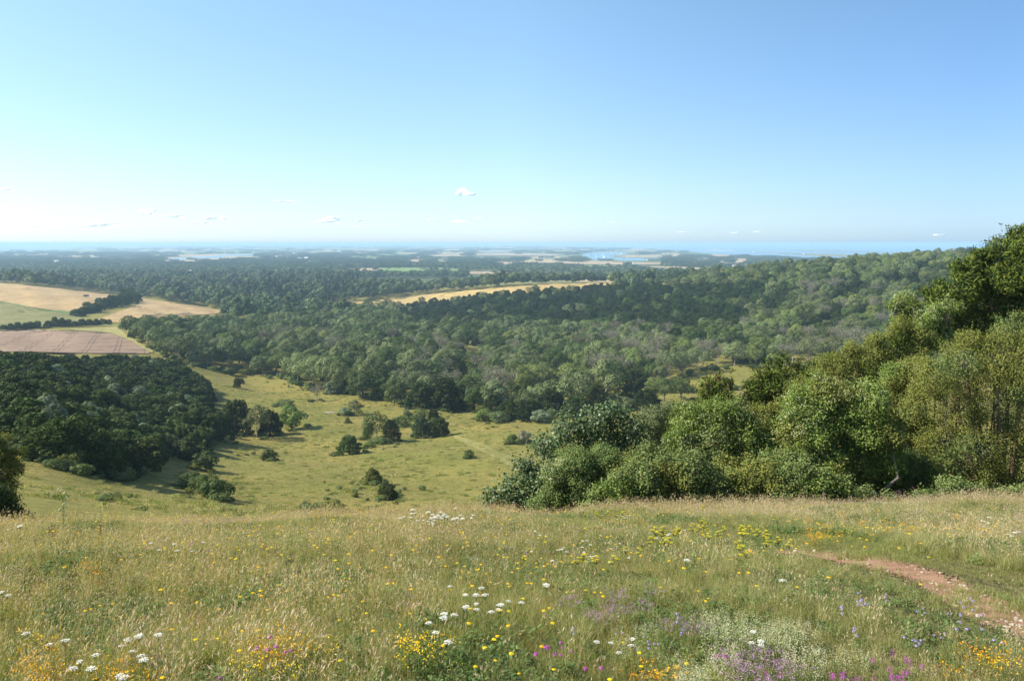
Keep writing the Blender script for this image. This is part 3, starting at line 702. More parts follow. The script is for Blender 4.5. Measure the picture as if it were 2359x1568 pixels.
def build_hand():
    for k, (kind, px, py, w, h, label, group, mat, name, cat) in enumerate(HAND):
        x, D, z = ground_at(px, py, 60.0)
        cr, tr, R, H = LIB[kind][k % len(LIB[kind])]
        s = 1.12 * w / F * D / (2 * R * 1.06); sz = h / F * D / (H * 1.02)
        place_tree(kind, k, x, D, z, s, sz, RNG.uniform(0, 6.28), label, group, name, cat, M[mat] if mat else None)
        PLACED.append((x, D, R * s))
    # trees along the hedge between the left fields, and the copse in the wheat
    rows = [('copse', [(178,728),(192,724),(206,721),(219,718),(231,714),(243,711),(255,708),(267,706),(279,703),(292,701),(305,698),(316,695),(285,694),(302,691),(200,716),(228,708)], (28, 22)),
            ('hedge', [(8,759),(24,759),(40,758),(57,757),(70,756),(86,755),(110,753),(126,752),(142,752),(158,752),(172,751),(188,751),(205,749),(221,749),(236,747),(250,747)], (19, 15))]
    ords = ['first','second','third','fourth','fifth','sixth','seventh','eighth','ninth','tenth','eleventh','twelfth','thirteenth','fourteenth','fifteenth','sixteenth']
    for nm, pts, (w, h) in rows:
        order = np.argsort([p[0] for p in pts])
        for n, i in enumerate(order):
            px, py = pts[i]; x, D, z = ground_at(px, py, 400.0)
            hh = h * RNG.uniform(.75, 1.25) * (1.15 if nm == 'copse' and px > 240 else .95); ww = w * RNG.uniform(.85, 1.3)
            if nm == 'hedge' and 95 < px < 155: hh *= 1.35
            kind = 'yew'; cr, tr, R, H = LIB[kind][int(i) % 5]
            lab = (f'dark tree of the copse in the wheat, {ords[n]} from its near end' if nm == 'copse' else f'hedgerow tree along the reddish field, {ords[n]} from the left edge')
            place_tree(kind, int(i), x, D, z, ww/F*D/(2*R), hh/F*D/H, RNG.uniform(0, 6.28), lab, 'trees of the wheat copse' if nm == 'copse' else 'trees of the field hedge', 'copse_tree' if nm == 'copse' else 'hedgerow_tree', 'tree', M['oak'])
            PLACED.append((x, D, R * ww/F*D/(2*R)))
build_hand()

# ------------------------------------------------------------------ scatter helper (stuff only)
def scatter(name, pos, rotz, scl, idx, protos, tilt=None, kind='stuff'):
    pos = np.asarray(pos, np.float32)
    me = bpy.data.meshes.new(name); me.vertices.add(len(pos)); me.vertices.foreach_set('co', pos.ravel())
    rot = np.zeros((len(pos), 3), np.float32); rot[:, 2] = rotz
    if tilt is not None: rot[:, :2] = tilt
    a = me.attributes.new('rot', 'FLOAT_VECTOR', 'POINT'); a.data.foreach_set('vector', rot.ravel())
    scl = np.asarray(scl, np.float32)
    if scl.ndim == 1: scl = np.repeat(scl[:, None], 3, 1)
    a = me.attributes.new('scl', 'FLOAT_VECTOR', 'POINT'); a.data.foreach_set('vector', np.ascontiguousarray(scl).ravel())
    a = me.attributes.new('pick', 'INT', 'POINT'); a.data.foreach_set('value', np.asarray(idx, np.int32))
    o = link(bpy.data.objects.new(name, me)); tag(o, kind=kind)
    pc = bpy.data.collections.new(name + '_pieces')
    for k, p in enumerate(protos):
        p.name = f'{chr(97 + k)}_{name}_piece'; pc.objects.link(p)
    ng = bpy.data.node_groups.new(name + '_scatter', 'GeometryNodeTree')
    ng.interface.new_socket('Geometry', in_out='INPUT', socket_type='NodeSocketGeometry')
    ng.interface.new_socket('Geometry', in_out='OUTPUT', socket_type='NodeSocketGeometry')
    gi = ng.nodes.new('NodeGroupInput'); go = ng.nodes.new('NodeGroupOutput')
    ip = ng.nodes.new('GeometryNodeInstanceOnPoints'); ci = ng.nodes.new('GeometryNodeCollectionInfo')
    ci.inputs['Collection'].default_value = pc; ci.inputs['Separate Children'].default_value = True; ci.inputs['Reset Children'].default_value = True
    def attr(nm, tp):
        n = ng.nodes.new('GeometryNodeInputNamedAttribute'); n.data_type = tp; n.inputs['Name'].default_value = nm
        return [s for s in n.outputs if s.enabled and s.name == 'Attribute'][0]
    ng.links.new(gi.outputs[0], ip.inputs['Points']); ng.links.new(ci.outputs[0], ip.inputs['Instance'])
    ip.inputs['Pick Instance'].default_value = True
    ng.links.new(attr('pick', 'INT'), ip.inputs['Instance Index'])
    ng.links.new(attr('rot', 'FLOAT_VECTOR'), ip.inputs['Rotation']); ng.links.new(attr('scl', 'FLOAT_VECTOR'), ip.inputs['Scale'])
    ng.links.new(ip.outputs[0], go.inputs[0])
    md = o.modifiers.new('scatter', 'NODES'); md.node_group = ng
    return o

# ------------------------------------------------------------------ the woods
YEWHILL = [(-420,960),(-420,850),(0,848),(200,848),(330,846),(410,858),(455,882),(480,918),(480,985),(490,1000),(488,1026),(470,1044),(450,1036),(400,1046),(372,1052),(352,1066),(330,1085),(300,1108),(240,1098),(200,1094),(130,1076),(90,1056),(40,1040),(-60,1010),(-420,960)]
CLEAR = [[(1062,795),(1132,803),(1122,842),(1092,862),(1078,905),(1046,893),(1052,850)], [(755,792),(792,800),(780,812),(750,806)],
         [(1555,880),(1580,866),(1622,850),(1720,846),(1905,842),(1905,872),(1800,884),(1700,897),(1630,905)], [(1380,968),(1395,935),(1420,908),(1472,892),(1560,880),(1600,900),(1470,905),(1440,950),(1430,970)],
         [(1310,905),(1332,900),(1340,912),(1316,918)], [(1500,950),(1600,900),(1640,930),(1560,960),(1500,1000)]]
MIDWOOD = [(282,768),(420,760),(506,755),(560,752),(700,740),(880,716),(1000,700),(1150,683),(1300,671),(1420,664),(1560,655),(1700,634),(1800,622),(1950,612),(2100,602),(2300,592),(3300,592),(3300,860),(2050,858),(1900,850),(1720,846),(1622,852),(1575,868),(1470,893),(1415,905),(1390,940),(1360,952),(1280,948),(1215,965),(1120,955),(1060,938),(920,928),(840,914),(760,896),(700,893),(640,866),(560,858),(500,853),(430,838),(385,822),(352,803),(310,780)]
YEWBAND = [(868,688),(1000,672),(1200,654),(1400,642),(1480,650),(1560,652),(1760,650),(1860,668),(1800,712),(1700,742),(1560,752),(1400,742),(1230,752),(1150,748),(1040,744),(940,738)]
GREYPATCH = [[(590,772),(690,768),(800,788),(780,812),(640,806)], [(1420,800),(1560,800),(1700,800),(1700,850),(1560,850),(1430,838)], [(1800,790),(2000,780),(2000,860),(1800,850)], [(1130,850),(1180,850),(1180,910),(1120,900)], [(1330,740),(1480,760),(1450,810),(1330,790)]]

def build_woods():
    rng = np.random.default_rng(21)
    C = []   # kind, var, x, D, z, s, sz, rot, region
    # hillside yew wood
    xs = []
    D = 84.0
    rows = np.arange(84, 420, 3.5)
    for D in rows:
        for x in np.arange(-0.9*D, -0.3*D, 3.8):
            xs.append((x + rng.normal(0, 1.3), D + rng.normal(0, 1.3)))
    for x, D in xs:
        z = float(height(x, D)); px, py = pix(x, D, z)
        if px < -420 or not in_poly(px, py, YEWHILL): continue
        if any((x-a)**2 + (D-b)**2 < (0.5*(r+3))**2 for a, b, r in PLACED if b < 340 and r < 5): 
            if rng.random() < .7: continue
        kind = 'yew'; u = rng.random()
        if u < .014: kind = 'beam'
        elif u < .03: kind = 'oak'
        v = int(rng.integers(5)); R, H = LIB[kind][v % len(LIB[kind])][2:]
        s = rng.uniform(.5, .8); hs = rng.uniform(.72, .98)
        if kind == 'beam': s = rng.uniform(.9, 1.25); hs = .95
        if kind == 'oak': s *= .6; hs *= .62
        C.append([kind, v, x, D, z, s, s * hs / .9, rng.uniform(0, 6.28), 'hill'])
    # valley and ridge woods
    D = 262.0; grid = {}
    while D < 1260:
        sp = 5.0 + (D - 260) * .002
        for x in np.arange(-0.56*D, 1.12*D, sp * 1.08):
            xx = x + rng.normal(0, sp*.28); dd = D + rng.normal(0, sp*.28)
            z = float(height(xx, dd)); px, py = pix(xx, dd, z)
            if px > 3250 or px < 240: continue
            if not in_poly(px, py, MIDWOOD): continue
            if any(in_poly(px, py, c) for c in CLEAR): continue
            if dd < 420 and any((xx-a)**2 + (dd-b)**2 < (.75*r + 2.6)**2 for a, b, r in PLACED): continue
            cy = py - 6.0 * F / dd
            u = rng.random(); nz = sin(px*.013 + 1.3) * sin(cy*.031 + px*.006) 
            if in_poly(px, cy, YEWBAND): kind = 'yew' if u < .93 else ('oak' if u < .975 else 'ash')
            elif any(in_poly(px, cy, g) for g in GREYPATCH): kind = 'bare' if u < .3 else ('ash' if u < .8 else ('beech' if u < .92 else 'oak'))
            elif px < 900 and cy < 860: kind = 'yew' if u < .1 + .1*nz else ('oak' if u < .56 else ('ash' if u < .96 else 'beech'))
            elif px < 1400: kind = 'yew' if u < .28 + .18*nz else ('oak' if u < .56 else ('ash' if u < .88 else ('beech' if u < .96 else 'bare')))
            elif cy < 655 and px < 2200: kind = 'yew' if u < .36 + .2*nz + (.28 if px > 1900 else 0) else ('oak' if u < .7 else ('ash' if u < .9 else 'beech'))
            else: kind = 'yew' if u < .38 + .26*nz else ('oak' if u < .58 else ('ash' if u < .82 else ('beech' if u < .94 else 'bare')))
            v = int(rng.integers(5)); R, H = LIB[kind][v % len(LIB[kind])][2:]
            s = float(np.clip(exp(rng.normal(.10, .25)), .6, 1.6)) if kind != 'yew' else rng.uniform(.6, 1.1); hs = rng.uniform(.82, 1.1) / (1 + .35*max(0, s - 1))
            rr = R * s; gk = (int(xx // 14), int(dd // 14)); clash = False
            for gi in (-1, 0, 1):
                for gj in (-1, 0, 1):
                    for (a, b, r_) in grid.get((gk[0] + gi, gk[1] + gj), ()):
                        if (a - xx)**2 + (b - dd)**2 < (.60 * (rr + r_))**2: clash = True
            if clash: continue
            grid.setdefault(gk, []).append((xx, dd, rr))
            C.append([kind, v, xx, dd, z, s, s*hs, rng.uniform(0, 6.28), 'mid'])
        D += sp * .92
    # which crowns show, and how large (front to back, in picture cells)
    W_, H_ = 590, 400
    occ = np.zeros((H_, W_), bool)
    vis = np.zeros(len(C))
    order = np.argsort([c[3] for c in C])
    for i in order:
        kind, v, x, D, z, s, sz, rot, reg = C[i]
        R, H = LIB[kind][v % len(LIB[kind])][2:]
        cx, cy = pix(x, D, z + H*sz*.58); a = R*s*F/D/4; b = H*sz*.45*F/D/4; cx /= 4; cy /= 4
        x0, x1, y0, y1 = int(max(cx-a, 0)), int(min(cx+a+1, W_)), int(max(cy-b, 0)), int(min(cy+b+1, H_))
        if x1 <= x0 or y1 <= y0: continue
        yy, xx = np.mgrid[y0:y1, x0:x1]
        m = ((xx+.5-cx)/a)**2 + ((yy+.5-cy)/b)**2 < 1.05
        sub = occ[y0:y1, x0:x1]
        # the near shrubs hide whatever lies behind them
        vis[i] = (m & ~sub & ~((xx*4 > 2150 + (yy*4 < 700)*60) | (yy*4 > 1165 - .9*(xx*4 - 1100)) & (xx*4 > 1120) & (yy*4 > 960))).sum()
        occ[y0:y1, x0:x1] |= m
    cap = {'yew': 250, 'ash': 260, 'oak': 230, 'beech': 130, 'bare': 90, 'beam': 40}
    things = []
    for kind, n in cap.items():
        ii = [i for i in range(len(C)) if C[i][0] == kind and vis[i] >= 4]
        ii.sort(key=lambda i: -vis[i]); things += ii[:n]
    tset = set(things)
    rest = [i for i in range(len(C)) if i not in tset and (vis[i] > 0 or C[i][3] < 900)]
    # labels: look, wood, landmark column and row, then order from the left
    colnames = [(150,'far left end'),(320,'left part'),(500,'lower right side'),(620,'behind the upper lawn'),(800,'behind the leafless tree'),(960,'behind the dark oaks'),(1120,'around the glade'),(1300,'behind the scrub point'),(1480,'above the side lawn'),(1640,'above the scrub island'),(1800,'above the side clearing'),(1960,'steep part'),(3000,'beside the near yew')]
    def rowname(py, reg):
        if reg == 'hill': return ['top edge','upper slope','middle slope','lower slope','foot'][int(np.searchsorted([850,905,960,1020], py))]
        return ['skyline rank','second rank','upper rank','middle rank','lower rank','front rank'][int(np.searchsorted([668,705,755,805,860], py))]
    look = {'yew': 'dark yew', 'ash': 'grey-green ash', 'oak': 'deep green oak', 'beech': 'yellow-green maple', 'bare': 'thin greyish dying ash', 'beam': 'silvery whitebeam'}
    cells = {}
    for i in things:
        kind, v, x, D, z, s, sz, rot, reg = C[i]
        px, py = pix(x, D, z + 4*sz)
        col = next(n for lim, n in colnames if px < lim)
        cells.setdefault((kind, reg, col, rowname(py, reg)), []).append((px, i))
    ords = ['first','second','third','fourth','fifth','sixth','seventh','eighth','ninth','tenth','eleventh','twelfth']
    for (kind, reg, col, row), lst in cells.items():
        lst.sort()
        for n, (px, i) in enumerate(lst):
            _, v, x, D, z, s, sz, rot, _r = C[i]
            wood = 'hillside yew wood' if reg == 'hill' else 'valley wood'
            tail = '' if len(lst) == 1 else (f', {ords[n]} from left' if n < 12 else ', nearer the right')
            lab = f'{look[kind]}, {row} of {wood}, {col}{tail}'
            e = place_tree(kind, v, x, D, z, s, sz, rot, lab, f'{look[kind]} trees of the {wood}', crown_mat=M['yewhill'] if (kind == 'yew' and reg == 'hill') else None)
            a = rng.uniform(.8, 1.22); e.scale = (s*a, s/a, sz); e.rotation_euler = (rng.normal(0, .05), rng.normal(0, .05), rot)
    # the rest of the wood reads as one mass
    kinds = ['yew', 'ash', 'oak', 'beech', 'bare', 'beam']; protos, base = [], {}
    for k in kinds:
        base[k] = len(protos)
        for cr, tr, R, H in LIB[k]: protos.append(bpy.data.objects.new('p', cr))
    scatter('woodland', [(C[i][2], C[i][3], C[i][4]) for i in rest], [C[i][7] for i in rest], [(C[i][5]*a, C[i][5]/a, C[i][6]) for i, a in zip(rest, rng.uniform(.8, 1.22, len(rest)))],
            [base[C[i][0]] + C[i][1] % len(LIB[C[i][0]]) for i in rest], protos)
    print('trees as things', len(things), 'in the mass', len(rest), {k: sum(1 for i in things if C[i][0] == k) for k in cap})
build_woods()

def build_undergrowth():
    rng = np.random.default_rng(44); pos, sc, ix, ro = [], [], [], []
    for P, step in ((MIDWOOD[26:] , 3.0), (YEWHILL[9:], 3.2), (CLEAR[2], 5.0), (CLEAR[3], 5.0), (CLEAR[0], 5.0)):
        for (a, b), (c, d) in zip(P[:-1], P[1:]):
            n = max(1, int(np.hypot(c - a, d - b) / step))
            for k in range(n):
                if rng.random() < .35: continue
                t = rng.random(); px, py = a + (c-a)*t + rng.normal(0, 3), b + (d-b)*t + rng.normal(0, 2.5)
                if px < -60 or px > 2100: continue
                x, D, z = ground_at(px, py, 60.0); s = rng.uniform(.35, 1.05) * (1 if D > 200 else .6)
                pos.append((x, D, z)); sc.append((s*1.25, s*1.25, s*rng.uniform(.6, 1.1))); ix.append(int(rng.integers(8))); ro.append(rng.uniform(0, 6.28))
    for (x, D, r) in PLACED:
        if D > 330: continue
        for k in range(4):
            a = rng.uniform(0, 6.28); q = r * rng.uniform(.75, 1.25); xx, dd = x + cos(a)*q, D + sin(a)*q; s = rng.uniform(.18, .5)
            pos.append((xx, dd, float(height(xx, dd)))); sc.append((s*1.4, s*1.4, s*.8)); ix.append(int(rng.integers(6))); ro.append(rng.uniform(0, 6.28))
    for cx_, cy_, rx, ry, n in ((850,1125,95,40,30),(905,1145,60,20,16),(640,932,60,10,16),(690,888,110,14,34),(560,1000,40,14,10),(720,1170,70,8,14),(620,1045,60,14,12),(860,1030,60,12,16),(1120,985,50,6,8),(250,1150,80,12,8),(1010,955,60,8,10)):
        for k in range(n):
            px, py = cx_ + rng.normal(0, .5)*rx, cy_ + rng.normal(0, .5)*ry; x, D, z = ground_at(px, py, 55.0); s = rng.uniform(.07, .26)
            pos.append((x, D, z)); sc.append((s*1.5, s*1.5, s*rng.uniform(.6, 1.1))); ix.append(int(rng.integers(2, 8))); ro.append(rng.uniform(0, 6.28))
    protos = []
    for i in range(8):
        me = LIB['bush'][i % 4][0].copy(); me.materials.clear(); me.materials.append(M[['oak', 'haw', 'bramble', 'ash'][i // 2]]); protos.append(bpy.data.objects.new('p', me))
    scatter('undergrowth', pos, ro, sc, ix, protos)
build_undergrowth()

def build_far_woods():
    """woods and hedges of the next spur and of the coastal plain, far off"""
    rng = np.random.default_rng(33)
    protos = []
    for s, mt in enumerate(['oak', 'oak', 'ash', 'beech', 'oak']):
        R, H, th = 6.0, 12.0, 2.0
        g = np.random.default_rng(800 + s)
        L = make_crown_lobes(g, R, H, th, 12)
        P, N, k = lobe_shell(g, L, 1300)
        mb = MB(); mb.quads(leaves(g, P, N + rand_dirs(g, len(P))*.3 + np.array([0, 0, .2]), 1.15, .8))
        protos.append(bpy.data.objects.new('p', mb.mesh('far_crown', [M[{'beech': 'ash', 'oak': 'farleaf' if s != 1 else 'oak'}.get(mt, mt)]])))
    cr, tr, R, H = LIB['fir'][0]; protos.append(bpy.data.objects.new('p', cr))
    # an elongated block of many crowns for the distance
    for s in range(3):
        g = np.random.default_rng(850 + s)
        L = [(g.uniform(-40, 40), g.uniform(-14, 14), g.uniform(2.5, 6.5), g.uniform(3.5, 6)) for _ in range(60)]
        P, N, k = lobe_shell(g, L, 2600)
        mb = MB(); mb.quads(leaves(g, P, N + rand_dirs(g, len(P))*.4 + np.array([0, 0, .2]), 2.2, 1.6))
        protos.append(bpy.data.objects.new('p', mb.mesh('far_block', [M['farleaf']])))
    pos, rot, scl, idx = [], [], [], []
    SPUR_CLEAR = [[(-400,640),(0,651),(275,680),(330,686),(508,715),(506,724),(300,746),(-400,770)], [(600,724),(700,709),(790,699),(880,690),(1000,677),(1100,668),(1200,659),(1300,652),(1400,650),(1430,668),(1420,672),(1200,692),(1000,710),(880,722),(700,726)],
                  [(530,656),(560,650),(578,651),(570,659)], [(598,669),(640,659),(745,654),(746,657),(640,670)], [(270,637),(290,633),(342,633),(332,637)]]
    D = 760.0
    while D < 1850:
        sp = 11.0 + (D - 760) * .003
        for x in np.arange(-.75*D, .62*D, sp*1.1):
            xx, dd = x + rng.normal(0, sp*.3), D + rng.normal(0, sp*.3)
            z = float(height(xx, dd)); px, py = pix(xx, dd, z)
            if px > 1500 and dd < 1150: continue
            if px > 930 and dd > 1310: continue
            if 820 < px <= 930 and dd > 1450: continue
            if py > 720 and px < 520: continue
            if dd < 1235 and (any(in_poly(px, py, c) for c in SPUR_CLEAR) or in_poly(px, py, MIDWOOD)): continue
            if dd > 1235 and any(in_poly(px, py, c) for c in SPUR_CLEAR[2:]): continue
            fir = (560 < px < 860 and 655 < py < 705 and rng.random() < .55 * (sin(px*.05)*.5 + .7))
            tp = 15.0 * F / dd
            if dd > 1500 and on_field(px, [py - tp*k for k in (0, .4, .75, 1.0)]): continue
            pos.append((xx, dd, z - .5)); rot.append(rng.uniform(0, 6.28)); s = float(np.clip(exp(rng.normal(.16, .2)), .7, 1.7)); s = s if dd < 1900 else s*.85
            scl.append((s, s, s*rng.uniform(.95, 1.25))); idx.append(5 if fir else int(rng.choice(5, p=[.3,.26,.2,.1,.14])))
        D += sp
    scatter('far_spur_woods', pos, rot, scl, idx, protos[:6])
    # plain
    pos, rot, scl, idx = [], [], [], []
    n = 26000
    px = rng.uniform(-120, 2420, n); yy = rng.uniform(566, 641, n) 
    D = F * (-LAND_Z) / (yy - HOR); x = (px - CX) / F * D
    ok = D < coast_D(px) * .985
    dens = .5 + .5*np.sin(x*.0021 + 1.7*np.sin(D*.0009)) * np.sin(D*.0017 + 1.1*np.sin(x*.0013))
    dens = np.where(D < 2900, np.maximum(dens, .85), dens * np.clip(.75 - D/20000, .25, 1))
    dens = np.where((px < 760) & (D < 4300), np.maximum(dens, .8), dens)
    ok &= rng.random(n) < dens
    WAT = [[(1330,588),(1352,582),(1374,580),(1442,580),(1450,588),(1536,596),(1532,603),(1376,604),(1360,598)], [(366,599),(372,594),(510,586),(590,584),(592,589),(512,597),(432,600)], [(1088,581),(1130,578),(1192,578),(1192,580)]]
    top = 13.0 * F / D
    for P in WAT + [f[1] for f in FIELDS]:
        cover = in_poly(px, yy, P)
        for k in (.3, .6, .95): cover |= in_poly(px, yy - top*k, P)
        ok &= ~cover | (rng.random(n) < .03)
    for i in np.nonzero(ok)[0]:
        d = D[i]; 
        if d < 2600:
            pos.append((x[i], d, LAND_Z)); s = rng.uniform(.7, 1.3); scl.append((s*1.3, s*1.3, s)); idx.append(int(rng.choice(5, p=[.3,.26,.2,.1,.14]))); rot.append(rng.uniform(0, 6.28))
        else:
            e = max(.75, d / 7000) ; s = rng.uniform(.5, 1.2) * (1 if d > 3500 else .7)
            pos.append((x[i], d, LAND_Z)); scl.append((s*e*1.3, s*e, rng.uniform(.8, 1.3) * (1 + d/27000))); idx.append(5 + int(rng.integers(3))); rot.append(rng.normal(0, .35))
    D = 1850.0
    while D < 2800:                                                   # closed woods just past the hills
        sp = 13 + (D-1850)*.006
        for a in np.arange(-.72*D, .72*D, sp*1.25):
            xx, dd = a + rng.normal(0, sp*.3), D + rng.normal(0, sp*.3)
            p, y = pix(xx, dd, LAND_Z)
            if sin(p*.021 + dd*.002) * sin(dd*.009 + p*.007) > .22: continue
            tp = 14.0 * F / dd
            if on_field(p, [y - tp*k for k in (0, .35, .7, 1.0)]) and rng.random() > .04: continue
            if dd > coast_D(p) or p < -150 or p > 3300: continue
            if p > 900 and (rng.random() < .35 or sin(p*.013 + 2) * sin(dd*.011) > .1): continue
            s = rng.uniform(.8, 1.35); pos.append((xx, dd, LAND_Z)); scl.append((s*1.25, s*1.25, s)); idx.append(int(rng.choice(5, p=[.32,.28,.2,.08,.12]))); rot.append(rng.uniform(0, 6.28))
        D += sp
    pr2 = [bpy.data.objects.new('p', o.data) for o in protos[:5] + protos[6:]]
    scatter('plain_woods', pos, rot, scl, idx, pr2)
    print('far trees', len(pos))
build_far_woods()
# ------------------------------------------------------------------ the near shrubs on the brow of the hill
def W3(px, py, D): return np.array([(px - CX) / F * D, D, -(py - HOR) / F * D])

def shrub(name, label, cat, D, lobes, mat, L, W, cov=0.9, seed=0, style='leaf', flowers=None, barkmat='bark', nstem=7, r0=0.05, twigs=0, depth=1.0, group=None, sub=18, flare=1.0, mix=None):
    rng = np.random.default_rng(seed)
    big = []
    for l in lobes:
        dd = l[3] if len(l) > 3 else rng.uniform(-.35, .8) * l[2] / F * D * depth
        c = W3(l[0], l[1], D + dd); big.append((*c, l[2] / F * (D + dd)))
    if D < 28:
        for (x, y, z, r) in list(big):
            qx, qy = pix(x, y, z)
            g = float(height(x, y)); low = z - r*.9 - g; k = 0
            while .05 < low < 1.6 and k < 3:
                rr = max(.28, r*.55); z = z - r*.55 - rr*.5; r = rr; k += 1
                big.append((x + rng.normal(0, .12), y + rng.normal(0, .1) - .05, max(z, g + rr*.35), rr)); low = z - rr*.9 - g
    subs = []
    for (x, y, z, r) in big:
        subs.append((x, y, z, r*.74))
        for d in rand_dirs(rng, sub):
            rr = r * rng.uniform(.18, .40); q = r * rng.uniform(.66, 1.12) - rr*.35
            subs.append((x + d[0]*q, y + d[1]*q, z + d[2]*q*.92, rr))
    area = sum(4*pi*l[3]**2 for l in subs)
    L *= .84; W *= .84
    n = int(min(240000, cov * area / (L * W * .5)))
    P, N, k = lobe_shell(rng, subs, n, .12)
    bx = np.mean([b[0] for b in big]); by = np.mean([b[1] for b in big])
    cb = MB()
    m = len(P)
    # fine breakup: leaves bunch along short shoots
    P = P + rng.normal(0, L*(1.1 if style == 'leaf' else .4), (m, 3))
    if style == 'needle':
        al = N * .9 + np.array([0, 0, .45]) + rand_dirs(rng, m) * .55
        Q = leaves(rng, P, N*.75 + rand_dirs(rng, m)*.6 + np.array([-.25, -.05, .4]), L, W, al)
    else:
        Q = leaves(rng, P, N*.7 + rand_dirs(rng, m)*.65 + np.array([-.35, -.12, .4]), L, W)
    if mix:
        pat = np.sin(P[:, 0]*2.1 + seed) * np.sin(P[:, 2]*2.6 + P[:, 1]*1.3 + 2*seed) + rng.normal(0, .18, m)
        hi = pat > .42
        cb.quads(Q[~hi], 0); cb.quads(Q[hi], 1)
    else: cb.quads(Q, 0)
    # ragged outer shoots
    ns = int(m / 420)
    s_i = rng.choice(m, ns); shoots = []
    for i in s_i:
        d = unit((N[i] + np.array([0, 0, .5]) + rng.normal(0, .4, 3))[None])[0]; ln = min(rng.uniform(2.5, 6) * max(min(L, .12), .06) * flare, .6)
        t = rng.uniform(.1, 1, 9); shoots.append(P[i] + d*ln*t[:, None] + rng.normal(0, L*.3, (9, 3)))
    if shoots:
        S = np.concatenate(shoots); cb.quads(leaves(rng, S, rand_dirs(rng, len(S)) + np.array([-.2, -.1, .5]), L*.9, W*.9), 0)
    mats = [M[mat]] + ([M[mix]] if mix else [])
    lowest = sorted(big, key=lambda b: b[2])[:max(3, len(big)//4)]
    gx, gz = bx, float(height(bx, by))
    e = bpy.data.objects.new(name, None); link(e); e.location = (bx, by, gz); tag(e, label, cat, group)
    off = np.array([bx, by, gz])
    cb.v = [v - off for v in cb.v]
    cb.build('crown', mats, e)
    sb = MB()
    order = sorted(big, key=lambda b: -b[3])
    for i, b in enumerate(order[:max(nstem, min(len(order), 12))]):
        bb = np.array([bx + (b[0]-bx)*.35 + rng.normal(0, .15), by + (b[1]-by)*.3, 0]); bb[2] = float(height(bb[0], bb[1])) - .2
        t = np.array(b[:3]); md = bb*.45 + t*.55 + rng.normal(0, .18, 3); md[2] -= .1*abs(t[2]-bb[2])
        sb.tube([bb - off, (bb*.7 + md*.3) - off + rng.normal(0, .05, 3), md - off, t - off], [r0*1.3, r0, r0*.75, r0*.35], 6)
        for d in rand_dirs(rng, 6 + twigs):
            d[2] = abs(d[2])*.8; q = t + d * b[3] * rng.uniform(.7, 1.08)
            sb.tube([t*.8 + md*.2 - off, (t + q)/2 + rng.normal(0, .06, 3) - off, q - off], [r0*.4, r0*.22, r0*.1], 4)
    sb.build('stem', M[barkmat], e, True)
    if flowers:
        fr, fl, poly = flowers
        pp, yy = pix(P[:, 0], P[:, 1], P[:, 2])
        sel = (rng.random(m) < fr) & (N[:, 2] + .5*rng.random(m) - .45*N[:, 1] - .2*N[:, 0] > .35)
        sel &= np.sin(P[:, 0]*3.1 + 1) * np.sin(P[:, 2]*3.7 + P[:, 1]*2) > -.35
        if poly: sel &= in_poly(pp, yy, poly)
        FP = P[sel] + N[sel]*L*.6
        FP = np.repeat(FP, 4, 0) + rng.normal(0, fl*.8, (len(FP)*4, 3)); FN = np.repeat(N[sel], 4, 0)
        fb = MB(); fb.quads(leaves(rng, FP - off, FN + rand_dirs(rng, len(FP))*.5 + np.array([0, 0, .4]), fl, fl*.8))
        fb.build('blossom', M['creamflower'], e)
    return e

